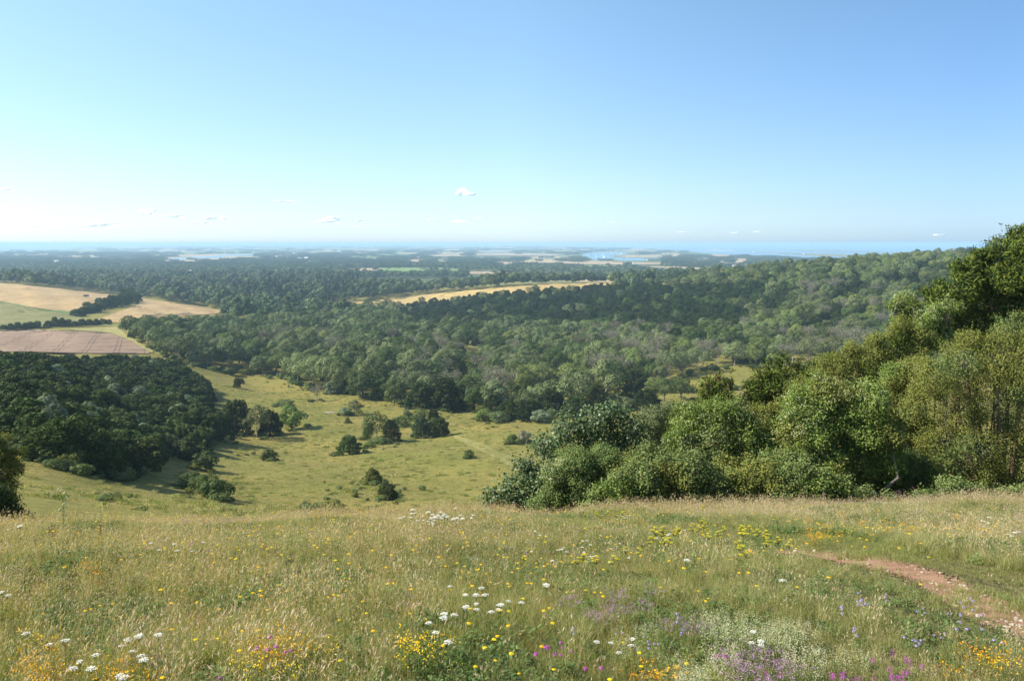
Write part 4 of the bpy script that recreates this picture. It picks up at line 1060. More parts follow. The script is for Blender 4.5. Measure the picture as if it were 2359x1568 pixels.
def build_shrubs():
    shrub('whitebeam_bush', 'spreading dark green whitebeam scrub with big round leaves, at the brow above the lawn', 'bush', 22.5,
          [(1136,1134,12),(1170,1112,20),(1212,1075,28),(1258,1028,34),(1312,985,42),(1370,968,38),(1412,972,42),(1452,1003,34),(1308,1040,52),(1238,1100,36),(1395,1020,48),(1185,1134,18),(1124,1148,9),(1350,1000,40),(1405,948,20),(1290,985,12)], 'darkleaf', .105, .085, .62, 1, flare=1.6, r0=.045, barkmat='palebark', twigs=4)
    shrub('privet_bush', 'pale olive fine-leaved bush in front of the dark whitebeam scrub', 'bush', 19.0,
          [(1275,1098,30),(1326,1068,44),(1388,1066,46),(1428,1092,42),(1288,1132,28),(1350,1112,44),(1250,1142,14),(1400,1130,30)], 'bramble', .055, .028, 1.0, 2, mix='haw', flowers=(.08, .03, [(1240,1020),(1310,1030),(1300,1110),(1240,1110)]), nstem=6)
    shrub('bramble_bush', 'low sage-green bramble right of the pale olive bush, first of the bramble bank', 'bramble', 17.6, [(1372,1140,24),(1420,1120,38),(1482,1100,44),(1450,1145,24)], 'bramble', .065, .05, .85, 3, mix='clematis', group='brambles of the bank')
    shrub('bramble_bush', 'tallest mid-green bramble of the bank, below the clematis-draped yews', 'bramble', 17.8, [(1545,1092,46),(1600,1092,46),(1560,1135,32),(1510,1135,28),(1640,1125,34)], 'bramble', .065, .05, .85, 4, mix='haw', group='brambles of the bank')
    shrub('bramble_bush', 'brownish flowering bramble of the bank, between the two clematis mounds', 'bramble', 17.8, [(1690,1108,42),(1750,1105,46),(1715,1140,28),(1785,1130,32)], 'haw', .06, .045, .85, 5, mix='bramble', group='brambles of the bank')
    shrub('bramble_bush', 'grey-green bramble at the foot of the larger clematis mound', 'bramble', 17.6, [(1830,1108,42),(1890,1115,40),(1940,1125,30),(1860,1145,22)], 'bramble', .065, .05, .9, 6, mix='clematis', group='brambles of the bank')
    shrub('bramble_bush', 'long low bramble knitting the bank together behind the front brambles', 'bramble', 19.6, [(1440,1085,40),(1500,1062,40),(1580,1075,40),(1670,1085,40),(1745,1085,40),(1800,1080,40),(1850,1060,40)], 'bramble', .065, .05, .75, 31, group='brambles of the bank', mix='haw')
    shrub('hawthorn_bush', 'olive hawthorn filling the notch between the yew spires and the larger clematis dome', 'bush', 23.5, [(1760,1000,44),(1800,985,40),(1845,900,36),(1820,960,44),(1760,960,34),(1720,960,34)], 'haw', .06, .04, .75, 32, mix='clematis')
    shrub('hawthorn_bush', 'yellow-green hawthorn between the larger clematis dome and the big hawthorn', 'bush', 22.5, [(2050,930,50),(2090,900,44),(2080,980,44),(2100,850,40),(2060,870,40),(2125,1000,30)], 'haw', .06, .04, .75, 33, mix='clematis', twigs=4)
    shrub('bramble_bush', 'dark bramble filling the hollow between the clematis dome and the hawthorn', 'bramble', 20.5, [(2060,1085,44),(2100,1075,40),(2130,1110,40),(2080,1130,36),(2035,1125,34)], 'oak', .06, .045, .8, 34, group='brambles below the hawthorn')
    shrub('blackthorn_bush', 'yellow-brown half-dead thorn bush with bare grey twigs above the bramble bank', 'bush', 23.0, [(1462,1052,28),(1505,1045,34),(1545,1040,26),(1485,1065,26)], 'haw', .05, .03, .35, 7, barkmat='twig', twigs=22, nstem=8, r0=.03)
    shrub('ash_sapling', 'soft blue-green young ash behind the thorn bush, beyond the brow', 'ash tree', 62.0, [(1500,968,38),(1540,960,36),(1472,992,28),(1532,1005,38),(1505,1015,40),(1560,985,26)], 'ash', .2, .11, .9, 8, r0=.1)
    shrub('yew_bush', 'narrow olive yew at the outer corner of the clematis-draped yews', 'yew tree', 27.0, [(1568,962,24),(1560,985,26),(1590,1005,36),(1575,1035,32),(1597,940,16)], 'yewnear', .2, .045, .55, 9, 'needle', barkmat='yewbark')
    shrub('clematis_mound', 'smaller mound of old-man\'s-beard with cream flowers over the yew bushes', 'clematis', 21.0,
          [(1602,962,46),(1572,1012,38),(1655,952,44),(1640,1010,54),(1708,1000,50),(1722,1050,54),(1642,1066,48),(1590,1062,42),(1775,1040,46),(1690,950,34)], 'clematis', .07, .05, .75, 10, flowers=(.06, .03, None), mix='bramble')
    shrub('yew_tree', 'smaller twin-spired yew poking out of the smaller clematis mound', 'yew tree', 26.0, [(1655,868,9),(1652,885,18),(1632,905,26),(1662,912,28),(1640,940,38),(1682,938,30),(1625,884,10),(1678,880,11)], 'yewnear', .24, .05, .6, 11, 'needle', barkmat='yewbark', group='near yews')
    shrub('yew_tree', 'taller many-spired yew between the two clematis mounds', 'yew tree', 26.0,
          [(1805,818,9),(1798,838,18),(1795,872,36),(1760,895,36),(1828,880,32),(1738,928,38),(1798,925,48),(1750,862,14),(1838,842,13),(1772,842,12),(1725,890,14),(1810,965,50),(1760,970,44)], 'yewnear', .24, .05, .6, 12, 'needle', barkmat='yewbark', group='near yews')
    shrub('clematis_mound', 'larger dome of old-man\'s-beard, left flank pale with cream flowers', 'clematis', 19.8,
          [(1842,935,46),(1882,905,44),(1940,912,52),(2000,935,54),(1850,990,54),(1922,985,64),(1992,1000,60),(1902,1058,56),(1832,1060,46),(1970,1068,50),(2045,1000,44),(1870,960,50)], 'clematis', .068, .048, .8, 13, flowers=(.10, .03, [(1700,820),(2080,860),(2060,930),(1900,950),(1880,1060),(1780,1060)]), twigs=3, mix='haw')
    shrub('thorn_scrub', 'olive thorn scrub climbing behind the larger clematis dome', 'bush', 28.0,
          [(1868,872,30),(1928,852,40),(1988,832,44),(2048,802,50),(2100,792,46),(1910,885,40),(2010,880,55),(1960,806,18),(2095,850,55),(2075,750,26),(2080,950,70),(2020,1000,60),(2110,1030,70),(2060,1090,50),(2150,1080,50),(2080,1120,50),(2120,1130,46),(2000,1110,50),(2040,1140,40)], 'haw', .075, .045, .8, 14, twigs=3, mix='yewnear')
    shrub('yew_bush', 'low dark yew in the olive thorn scrub', 'yew tree', 29.5, [(1890,850,22),(1925,832,22),(1860,868,20)], 'yewnear', .22, .05, .7, 15, 'needle', barkmat='yewbark')
    shrub('yew_tree', 'great dark yew rising above the skyline beside the hawthorn', 'yew tree', 36.0,
          [(2345,562,34),(2300,578,36),(2365,622,66),(2292,642,54),(2232,624,32),(2216,677,44),(2290,698,76),(2372,708,90),(2178,698,40),(2240,746,58),(2150,680,22),(2320,778,70),(2166,658,16),(2352,534,16),(2258,594,22),(2400,582,60),(2440,662,90),(2440,788,100),(2200,778,50),(2205,612,12),(2380,534,26)],
          'yewnear', .28, .075, .95, 16, 'needle', barkmat='yewbark', r0=.12, group='near yews', flare=1.0)
    shrub('clematis_mound', 'cream-flowered old-man\'s-beard hanging on the great yew\'s sunny side', 'clematis', 33.5, [(2090,706,34),(2130,735,40),(2078,742,22),(2160,772,40),(2186,706,22),(2110,770,36),(2060,702,12)], 'clematis', .09, .065, .8, 17, flowers=(.12, .045, None), mix='yewnear')
    shrub('hawthorn_tree', 'big sprawling olive-brown hawthorn in front of the great yew', 'hawthorn tree', 21.0,
          [(2150,862,52),(2222,832,62),(2300,812,64),(2372,832,86),(2128,930,52),(2200,930,68),(2290,922,86),(2382,962,96),(2172,1010,56),(2252,1030,72),(2342,1062,84),(2292,1110,46),(2370,1120,46),(2232,778,30),(2330,760,40),(2470,900,110),(2470,1050,100),(2390,762,40),(2215,1095,40),(2330,1120,44),(2160,1075,26)], 'haw', .055, .035, .62, 18, mix='bramble', twigs=10, r0=.03, nstem=10, barkmat='bark', flare=1.8)
    shrub('hawthorn_bush', 'olive hawthorn thicket carrying the bank on past the picture edge', 'bush', 22.0, [(2600,900,110),(2700,960,120),(2620,1060,110),(2780,1060,120),(2880,1000,110),(2540,1090,80)], 'haw', .09, .06, .7, 41, mix='bramble')
    shrub('yew_tree', 'dark yew beyond the great yew, past the picture edge', 'yew tree', 38.0, [(2560,640,80),(2640,720,90),(2560,760,90),(2700,800,90),(2620,840,100),(2760,880,90)], 'yewnear', .4, .1, .7, 42, 'needle', barkmat='yewbark', group='near yews')
    shrub('bramble_bush', 'bramble at the foot of the hawthorn, beside the dark hollow', 'bramble', 18.2, [(2190,1125,30),(2245,1138,26),(2140,1142,16)], 'bramble', .06, .045, .9, 19, group='brambles below the hawthorn')
    shrub('bramble_bush', 'bramble at the foot of the hawthorn, farthest from the dark hollow', 'bramble', 18.2, [(2320,1142,24),(2370,1135,30),(2420,1130,40)], 'bramble', .06, .045, .9, 20, group='brambles below the hawthorn')
    shrub('bramble_bush', 'straggling bramble in the mouth of the dark hollow under the clematis', 'bramble', 18.0, [(1995,1138,20),(2050,1146,16)], 'bramble', .06, .045, .8, 21, group='brambles below the hawthorn')
    shrub('elm_bush', 'yellow-green leafy bush cut by the picture\'s left edge', 'bush', 27.0, [(12,1052,28),(-25,1035,42),(40,1078,18),(0,1088,34),(-60,1090,60),(50,1042,8),(15,1118,26),(-20,1125,36)], 'haw', .075, .05, .8, 22, flare=2.0)
    shrub('bramble_bush', 'dark bramble bush at the picture\'s left edge, below the yellow-green one', 'bramble', 17.5, [(8,1160,28),(30,1178,20),(-25,1150,45),(-10,1185,26)], 'oak', .06, .045, .8, 23)
build_shrubs()

# ------------------------------------------------------------------ path, stones
PATHS = [[(1740,1252),(1800,1256),(1880,1268),(1960,1285),(2060,1308),(2150,1332),(2230,1357),(2300,1382),(2420,1416),(2420,1492),(2330,1456),(2240,1412),(2150,1378),(2090,1344),(2000,1322),(1920,1303),(1862,1283),(1800,1268)],
         [(1285,1214),(1310,1206),(1352,1208),(1400,1222),(1440,1228),(1400,1234),(1340,1228)]]
SHORT = [(1180,1190),(1420,1185),(1800,1230),(2060,1270),(2420,1330),(2420,1540),(2200,1500),(2000,1400),(1800,1330),(1500,1300),(1300,1250)]
TURF = [(1780,1230),(1960,1240),(2300,1310),(2420,1330),(2420,1400),(2200,1345),(1960,1285),(1800,1260)]
def near_ground(px, py):
    d = np.geomspace(2.0, 19.0, 900)
    gy = HOR - F * near_g(d) / d
    D = np.interp(-np.asarray(py, float), -gy, d)
    return (np.asarray(px, float) - CX) / F * D, D
def near_g(d): return height(np.zeros_like(d), d)
def path_sheet(P, k):
    P = np.array(P, float)
    pts = []
    for i in range(len(P)):
        a, b = P[i], P[(i + 1) % len(P)]; n = max(2, int(np.hypot(*(b - a)) / 7))
        for t in np.linspace(0, 1, n)[:-1]: pts.append(a + (b - a) * t + RNG.normal(0, 2.6, 2) * np.array([2.0, .8]))
    pts = np.array(pts); V = []
    ys = np.linspace(pts[:, 1].min(), pts[:, 1].max(), 150)
    nx = 200; rows = []
    xs = np.linspace(pts[:, 0].min(), pts[:, 0].max(), nx * 2)
    gx, gy = np.meshgrid(xs, ys); ins = in_poly(gx.ravel() + RNG.normal(0, 7, gx.size), gy.ravel() + RNG.normal(0, 3.2, gx.size), [tuple(p) for p in pts]).reshape(gx.shape)
    x, D = near_ground(gx.ravel(), gy.ravel()); z = height(x, D) + .012
    V = np.stack([x, D, z], 1); w = nx * 2
    i, j = np.nonzero(ins[:-1, :-1])
    Fc = np.stack([i*w + j, (i+1)*w + j, (i+1)*w + j + 1, i*w + j + 1], 1)
    me = mesh_poly('path', V, Fc, np.full(len(Fc), 4), [M['earth']], smooth=True)
    tag(link(bpy.data.objects.new('path', me)), kind='structure')
for k, P in enumerate(PATHS): path_sheet(P, k)

def pebble(seed):
    g = np.random.default_rng(seed); bm = __import__('bmesh').new(); B = __import__('bmesh')
    B.ops.create_icosphere(bm, subdivisions=2, radius=1.0)
    ph = g.uniform(0, 6, 6)
    for v in bm.verts:
        c = v.co; k = 1 + .22*sin(3*c.x + ph[0]) * cos(2.6*c.y + ph[1]) + .16*sin(5*c.z + 3*c.x + ph[2])
        v.co = (c.x*k*1.25, c.y*k*.95, c.z*k*.6)
    me = bpy.data.meshes.new('stone'); bm.to_mesh(me); bm.free(); me.materials.append(M['flint']); return me
def build_stones():
    rng = np.random.default_rng(5); mesh = [pebble(s) for s in range(5)]
    spots = [(1832,1263,2.2),(1876,1268,2.0),(1950,1300,1.6)]
    while len(spots) < 120:
        px, py = rng.uniform(1830, 2355), rng.uniform(1262, 1470)
        if in_poly(px, py, PATHS[0]) and rng.random() < ((px-1700)/650)**2: spots.append((px, py, rng.choice([.6, .9, 1.3, 2.0], p=[.5,.3,.14,.06])))
    spots.sort()
    for n, (px, py, s) in enumerate(spots):
        x, D = near_ground(px, py); r = .0105 * s
        o = link(bpy.data.objects.new('stone', mesh[n % 5])); o.location = (float(x), float(D), float(height(x, D)) + .012 + r*.25)
        o.rotation_euler = (rng.normal(0, .2), rng.normal(0, .2), rng.uniform(0, 6.28)); o.scale = (r, r, r)
        where = 'far end' if px < 1960 else ('middle' if px < 2150 else ('nearer part' if px < 2260 else 'near end'))
        size = 'small' if s < 1.2 else 'large'
        tag(o, f'{size} pale flint lying on the {where} of the bare earth path', 'stone', f'{size} flints on the {where} of the path')
build_stones()

# ------------------------------------------------------------------ meadow grass (uncountable) and flowers (counted)
def gm(name, ca, cb, trans=.35, cc=None): return leaf_mat(name, ca, cb, trans, .22, .55, cc)
M['g_green'] = gm('green_grass', (0.125, 0.17, 0.035), (0.29, 0.31, 0.10))
M['g_straw'] = gm('straw_grass', (0.36, 0.31, 0.145), (0.58, 0.51, 0.28))
M['g_mid'] = gm('fading_grass', (0.23, 0.235, 0.08), (0.41, 0.38, 0.17))
M['g_seed'] = gm('seed_heads', (0.44, 0.33, 0.21), (0.64, 0.52, 0.36))
M['g_herb'] = gm('meadow_herb_leaves', (0.07, 0.115, 0.03), (0.18, 0.255, 0.085))
M['g_brown'] = gm('brown_seed_stalks', (0.30, 0.17, 0.05), (0.42, 0.27, 0.09))
M['p_yellow'] = leaf_mat('yellow_petals', (0.78, 0.50, 0.01), (0.85, 0.60, 0.02), .2, .05)
M['p_orange'] = leaf_mat('orange_yellow_petals', (0.60, 0.28, 0.01), (0.80, 0.46, 0.015), .2, .05)
M['p_lime'] = leaf_mat('lime_yellow_umbels', (0.55, 0.50, 0.03), (0.70, 0.62, 0.05), .2, .05)
M['p_white'] = leaf_mat('white_petals', (0.75, 0.74, 0.68), (0.85, 0.84, 0.80), .2, .03)
M['p_cream'] = leaf_mat('cream_petals', (0.46, 0.47, 0.27), (0.60, 0.59, 0.38), .2, .05)
M['p_purple'] = leaf_mat('purple_petals', (0.30, 0.16, 0.27), (0.46, 0.30, 0.42), .2, .08)
M['p_magenta'] = leaf_mat('magenta_petals', (0.42, 0.07, 0.36), (0.52, 0.13, 0.46), .2, .05)
M['p_lilac'] = leaf_mat('lilac_petals', (0.36, 0.30, 0.60), (0.46, 0.40, 0.68), .2, .05)
M['p_dark'] = leaf_mat('dark_seed_husks', (0.12, 0.03, 0.02), (0.2, 0.07, 0.04), .1, .05)

def blades(mb, rng, n, spread, h0, h1, w, lean, mi=0, seg=3, base=None):
    """curved ribbons"""
    a = rng.uniform(0, 2*pi, n); r = spread * rng.random(n) ** .5
    B = np.stack([np.cos(a)*r, np.sin(a)*r, np.zeros(n)], 1) if base is None else base
    H = rng.uniform(h0, h1, n); la = rng.uniform(0, 2*pi, n); ln = rng.normal(0, lean, n) * H
    dirs = np.stack([np.cos(la), np.sin(la), np.zeros(n)], 1)
    fa = rng.uniform(0, pi, n); side = np.stack([np.cos(fa), np.sin(fa), np.zeros(n)], 1) * (w * rng.uniform(.7, 1.3, n))[:, None]
    pts = []
    for t in np.linspace(0, 1, seg + 1):
        pts.append(B + dirs * (ln * t**2)[:, None] + np.array([0, 0, 1]) * (H * (t - .12*np.abs(ln/H)*t**2))[:, None])
    V = []
    for s in range(seg):
        k0, k1 = 1 - (s/seg)**1.5*.85, 1 - ((s+1)/seg)**1.5*.85
        V.append(np.stack([pts[s] - side*k0*.5, pts[s] + side*k0*.5, pts[s+1] + side*k1*.5, pts[s+1] - side*k1*.5], 1))
    # one island per blade: share vertices
    n4 = n * (seg + 1) * 2
    allv = np.stack([np.stack([pts[s] - side*(1-(s/seg)**1.5*.85)*.5, pts[s] + side*(1-(s/seg)**1.5*.85)*.5], 1) for s in range(seg + 1)], 1)   # n, seg+1, 2, 3
    b = np.arange(n)[:, None] * (seg + 1) * 2; s = np.arange(seg)[None] * 2
    Fc = np.stack([b+s, b+s+1, b+s+3, b+s+2], -1).reshape(-1, 4)
    mb.add(allv.reshape(-1, 3), Fc, mi)
    return pts[-1], pts[-1] - pts[-2]

def herb(mb, rng, n, spread, h, L, W, mi=0):
    a = rng.uniform(0, 2*pi, n); r = spread * rng.random(n) ** .5
    P = np.stack([np.cos(a)*r, np.sin(a)*r, h * rng.random(n)**.8], 1)
    mb.quads(leaves(rng, P, rand_dirs(rng, n)*.7 + np.array([0, 0, .8]), L, W), mi)

def grass_protos():
    out = []
    def fin(mb, mats): out.append(bpy.data.objects.new('p', mb.mesh('tuft', [M[m] for m in mats])))
    for s in range(3):                                             # 0-2 straw with seed heads
        g = np.random.default_rng(900 + s); mb = MB()
        blades(mb, g, 20, .09, .08, .24, .0045, .45, 1)
        tip, d = blades(mb, g, 9, .09, .26, .50, .0028, .25, 0)
        mb.quads(leaves(g, tip + unit(d)*.018, rand_dirs(g, len(tip)), .062, .0105, d), 2)
        mb.quads(leaves(g, tip + unit(d)*.014, rand_dirs(g, len(tip)), .056, .0105, d), 2)
        fin(mb, ['g_straw', 'g_mid', 'g_seed'])
    for s in range(3):                                             # 3-5 green and fading blades
        g = np.random.default_rng(910 + s); mb = MB()
        blades(mb, g, 26, .09, .07, .26, .005, .5, 0); blades(mb, g, 12, .09, .1, .3, .0042, .5, 1); blades(mb, g, 6, .09, .15, .36, .0028, .35, 2)
        fin(mb, ['g_green', 'g_mid', 'g_straw'])
    for s in range(2):                                             # 6-7 broad leaved herbs
        g = np.random.default_rng(920 + s); mb = MB()
        herb(mb, g, 40, .14, .17, .055, .036, 0); blades(mb, g, 10, .1, .08, .22, .0045, .5, 1)
        fin(mb, ['g_herb', 'g_green'])
    for s in range(2):                                             # 8-9 short turf
        g = np.random.default_rng(930 + s); mb = MB()
        blades(mb, g, 44, .11, .03, .085, .0042, .8, 0); blades(mb, g, 26, .11, .03, .1, .004, .8, 1)
        fin(mb, ['g_green', 'g_mid'])
    g = np.random.default_rng(940); mb = MB()                      # 10 tall brown stalks
    tip, d = blades(mb, g, 5, .06, .42, .68, .0032, .18, 0)
    for k in range(5):
        t = g.uniform(.0, .16, 14)[:, None]; P = tip[k] - unit(d[k:k+1])*t + g.normal(0, .004, (14, 3)); mb.quads(leaves(g, P, rand_dirs(g, 14), .016, .007, np.repeat(d[k:k+1], 14, 0)), 0)
    fin(mb, ['g_brown'])
    g = np.random.default_rng(950); mb = MB()                      # 11 fine pale bents lying over
    blades(mb, g, 46, .13, .1, .32, .0026, .9, 0); blades(mb, g, 14, .1, .05, .16, .004, .6, 1)
    fin(mb, ['g_straw', 'g_green'])
    return out

def build_grass():
    rng = np.random.default_rng(77)
    n = 185000
    D = np.sqrt(rng.uniform(2.4**2, 19.5**2, n)); x = rng.uniform(-.9, .9, n) * (D + .9)
    keep = rng.random(n) < np.clip(1.25 - D*.028, .6, 1)
    z = height(x, D); px, py = pix(x, D, z)
    p1 = np.zeros(n, bool)
    for P in PATHS: p1 |= in_poly(px, py, P)
    edge = np.sin(x*7.1 + D*3.0) * np.sin(D*6.3 - x*2.2)
    keep &= ~p1 | (rng.random(n) < np.where(edge > .12, .8, np.where(px < 2000, .10, .22)))
    keep &= ~((D > 16.2) & (px > 1350) & (rng.random(n) < .5))
    f1 = np.sin(x*.9 + 1.2) * np.sin(D*.8 + .5*np.sin(x*.7)) ; f2 = np.sin(x*2.3 + 2) * np.sin(D*1.9 + x)
    short = in_poly(px, py, SHORT) & (rng.random(n) < .9); turf = in_poly(px, py, TURF)
    straw = np.clip(.19 + .25*f1 + .20*(px < 1000) * (py > 1230) + .12*(D > 13.5) + .35*(D > 15.5)*(px > 1250), .05, .95)
    u = rng.random(n); idx = np.where(u < straw*.62, rng.integers(0, 3, n), np.where(u < straw*.62 + .10, 11, np.where(u < .86 - .12*f2, rng.integers(3, 6, n), rng.integers(6, 8, n))))
    hb = ((f2 > .5) | (np.sin(x*1.3 + 4) * np.sin(D*1.45 + 1.5*np.sin(x)) > .7)) & (rng.random(n) < .38); idx = np.where(hb, rng.integers(6, 8, n), idx)
    idx = np.where((rng.random(n) < .022) & (px < 1700), 10, idx)
    idx = np.where(short & (rng.random(n) < .82), rng.integers(8, 10, n), idx); idx = np.where(turf, rng.integers(8, 10, n), idx); idx = np.where(p1, np.where(rng.random(n) < .5, rng.integers(8, 10, n), rng.integers(3, 6, n)), idx)
    s_path = np.where(p1, 1.15, 1.0)
    s = rng.uniform(.42, .72, n); s = np.where(D > 15.2, s * 1.12, s)
    s = s * s_path * (.86 + .3*np.sin(x*1.7 + 2*np.sin(D*1.1)) * np.sin(D*2.1 + .7*x))
    sc = np.stack([s, s, s * .9 * rng.uniform(.7, 1.15, n) * np.where(short, .8, 1.0) * np.where(D < 4.2, .85, 1.0)], 1)
    k = keep
    tilt = rng.normal(0, .13, (n, 2)) + np.array([.05, .08])
    scatter('grass', np.stack([x, D, z - .012], 1)[k], rng.uniform(0, 6.28, n)[k], sc[k], idx[k], grass_protos(), tilt[k])
    # short sward of the valley sides: tussocks and herbs that roughen the lawn
    n = 26000
    D = np.sqrt(rng.uniform(55**2, 345**2, n)); x = rng.uniform(-.66, .45, n) * D
    z = height(x, D); px, py = pix(x, D, z)
    f = np.sin(x*.11 + 1) * np.sin(D*.07 + .8*np.sin(x*.05)) + .6*np.sin(x*.31) * np.sin(D*.23)
    k = (rng.random(n) < .25 + .4*(f > .3)) & (py > 850)
    protos = []
    for s, (m1, m2) in enumerate((('g_mid', 'g_straw'), ('g_green', 'g_mid'), ('g_herb', 'g_green'))):
        g = np.random.default_rng(970 + s); mb = MB()
        blades(mb, g, 60, .45, .1, .26, .05, .7, 0, 2); blades(mb, g, 36, .4, .1, .3, .04, .7, 1, 2)
        protos.append(bpy.data.objects.new('p', mb.mesh('tussock', [M[m1], M[m2]])))
    i = rng.choice(3, n, p=[.55, .35, .10]); s = rng.uniform(.4, 1.2, n) * np.where(rng.random(n) < .06, 1.8, 1.0)
    scatter('sward', np.stack([x, D, z], 1)[k], rng.uniform(0, 6.28, n)[k], np.stack([s*1.3, s*1.3, s], 1)[k], i[k], protos)
build_grass()

# flower plants: each is one thing; the stem mesh carries the flower head as its part
def flower_shapes():
    S = {}
    def put(k, stem, head, ms, mh, hn='flower_head'):
        S.setdefault(k, []).append((stem.mesh('stalk', [M[m] for m in ms]), head.mesh(hn, [M[m] for m in mh]), hn))
    for s in range(3):
        g = np.random.default_rng(1000 + s)
        # single yellow composite
        st, hd = MB(), MB(); tip, d = blades(st, g, 1, .001, .2, .3, .004, .15, 0, 4); c = tip[0]
        a = np.arange(14)*2*pi/14; P = c + np.stack([np.cos(a)*.008, np.sin(a)*.008, np.full(14, .002)], 1)
        hd.quads(leaves(g, P, np.stack([np.cos(a)*.3, np.sin(a)*.3, np.ones(14)], 1), .02, .009, np.stack([np.cos(a), np.sin(a), .3*np.ones(14)], 1))); herb(st, g, 7, .04, .02, .06, .012, 0)
        put('hawkbit', st, hd, ['g_green'], ['p_yellow'])
        # wild carrot / yarrow: flat white umbel
        for k, mat, hh, ww in (('carrot', 'p_white', .42, .036), ('parsnip', 'p_lime', .48, .030)):
            st, hd = MB(), MB(); top = np.array([g.normal(0, .03), g.normal(0, .03), hh*g.uniform(.8, 1.1)])
            st.tube([[0, 0, -.02], top*.5 + g.normal(0, .006, 3), top*.9], [.0028, .0024, .0018], 4)
            heads = [(top, ww)] if k == 'carrot' else [(top, ww), (top + [-.05, .02, -.05], ww*.8), (top + [.055, -.02, -.07], ww*.8), (top + [.01, .05, -.03], ww*.7), (top + [-.02, -.05, -.1], ww*.7)]
            for c, r in heads:
                for j in range(16):
                    aa = j*2.4; q = r * (j/16)**.5; e = np.array([c[0] + cos(aa)*q, c[1] + sin(aa)*q, c[2] + .006 - .25*q*q/r])
                    st.tube([top*.88 if c is top else top*.7, e - [0, 0, .004]], [.0008, .0006], 3)
                    P = e + g.normal(0, .0045, (9, 3)) * [1, 1, .35]; hd.quads(leaves(g, P, rand_dirs(g, 9)*.35 + np.array([0, 0, 1]), .0085, .0075))
            P = np.stack([g.normal(0, .05, 26), g.normal(0, .05, 26), g.uniform(.03, hh*.6, 26)], 1); st.quads(leaves(g, P, rand_dirs(g, 26) + np.array([0, 0, .5]), .05, .01))
            put(k, st, hd, ['g_green'], [mat], 'flower_head' if k == 'carrot' else 'blossom')
        # bushy clumps
        for k, mat, h, sp, nh, fl, per in (('wort', 'p_orange', .34, .15, 20, .017, 5), ('wortbright', 'p_yellow', .34, .12, 14, .018, 5), ('marjoram', 'p_purple', .36, .15, 26, .011, 16), ('bedstraw', 'p_cream', .36, .18, 34, .009, 20)):
            st, hd = MB(), MB(); tip, d = blades(st, g, nh, sp, h*.65, h*1.1, .004, .25, 0, 3)
            herb(st, g, 110, sp*1.1, h*.8, .022 if k != 'bedstraw' else .016, .010 if k != 'bedstraw' else .004, 1)
            for c in tip:
                P = c + g.normal(0, 1, (per, 3)) * ([.016, .016, .012] if k != 'bedstraw' else [.016, .016, .03]); hd.quads(leaves(g, P, rand_dirs(g, per)*.6 + np.array([0, 0, .7]), fl, fl*.85))
            put(k, st, hd, ['g_green', 'g_herb'] if k != 'wort' else ['g_brown', 'g_mid'], [mat], 'blossom')
        # knapweed, scabious: round heads
        for k, mat, r, h, nh in (('knapweed', 'p_magenta', .014, .36, 2), ('scabious', 'p_lilac', .013, .34, 3), ('betony', 'p_magenta', .012, .36, 2)):
            st, hd = MB(), MB(); tip, d = blades(st, g, nh, .03, h*.8, h*1.1, .0032, .2, 0, 4); herb(st, g, 16, .06, h*.5, .04, .01, 0)
            for c in tip:
                if k == 'betony': P = c + np.stack([g.normal(0, .010, 46), g.normal(0, .010, 46), -g.uniform(0, .055, 46)], 1)
                else: P = c + rand_dirs(g, 34)*r*[1, 1, .7] + [0, 0, r*.4]
                hd.quads(leaves(g, P, (P - c)*40 + np.array([0, 0, .4]), r*.85, r*.5))
            put(k, st, hd, ['g_green'], [mat], 'blossom')
        # thistle gone to seed, dock
        st, hd = MB(), MB(); st.tube([[0, 0, 0], [.02, 0, .35], [.03, .01, .72]], [.006, .005, .003], 5)
        for j in range(6):
            a = j*1.1; b = np.array([.025, .005, .45 + .05*j]); e = b + [cos(a)*.14, sin(a)*.05, .10 + .02*j]; st.tube([b, (b+e)/2 + [0, 0, .02], e], [.003, .0025, .002], 4)
            P = e + rand_dirs(g, 34)*.028; hd.quads(leaves(g, P, P - e, .034, .02))
        P = np.stack([g.normal(0, .03, 60), g.normal(0, .03, 60), g.uniform(0, .62, 60)], 1); st.quads(leaves(g, P, rand_dirs(g, 60), .05, .014))
        put('thistle', st, hd, ['g_herb'], ['p_cream'], 'blossom')
        st, hd = MB(), MB(); tip, d = blades(st, g, 3, .03, .4, .55, .006, .15, 0, 4); herb(st, g, 14, .08, .15, .11, .04, 0)
        P = np.concatenate([c - [0, 0, 1]*g.uniform(0, .22, (40, 1)) + g.normal(0, .013, (40, 3)) for c in tip]); hd.quads(leaves(g, P, rand_dirs(g, len(P)), .016, .012))
        put('dock', st, hd, ['g_herb'], ['p_dark'], 'blossom')
    return S
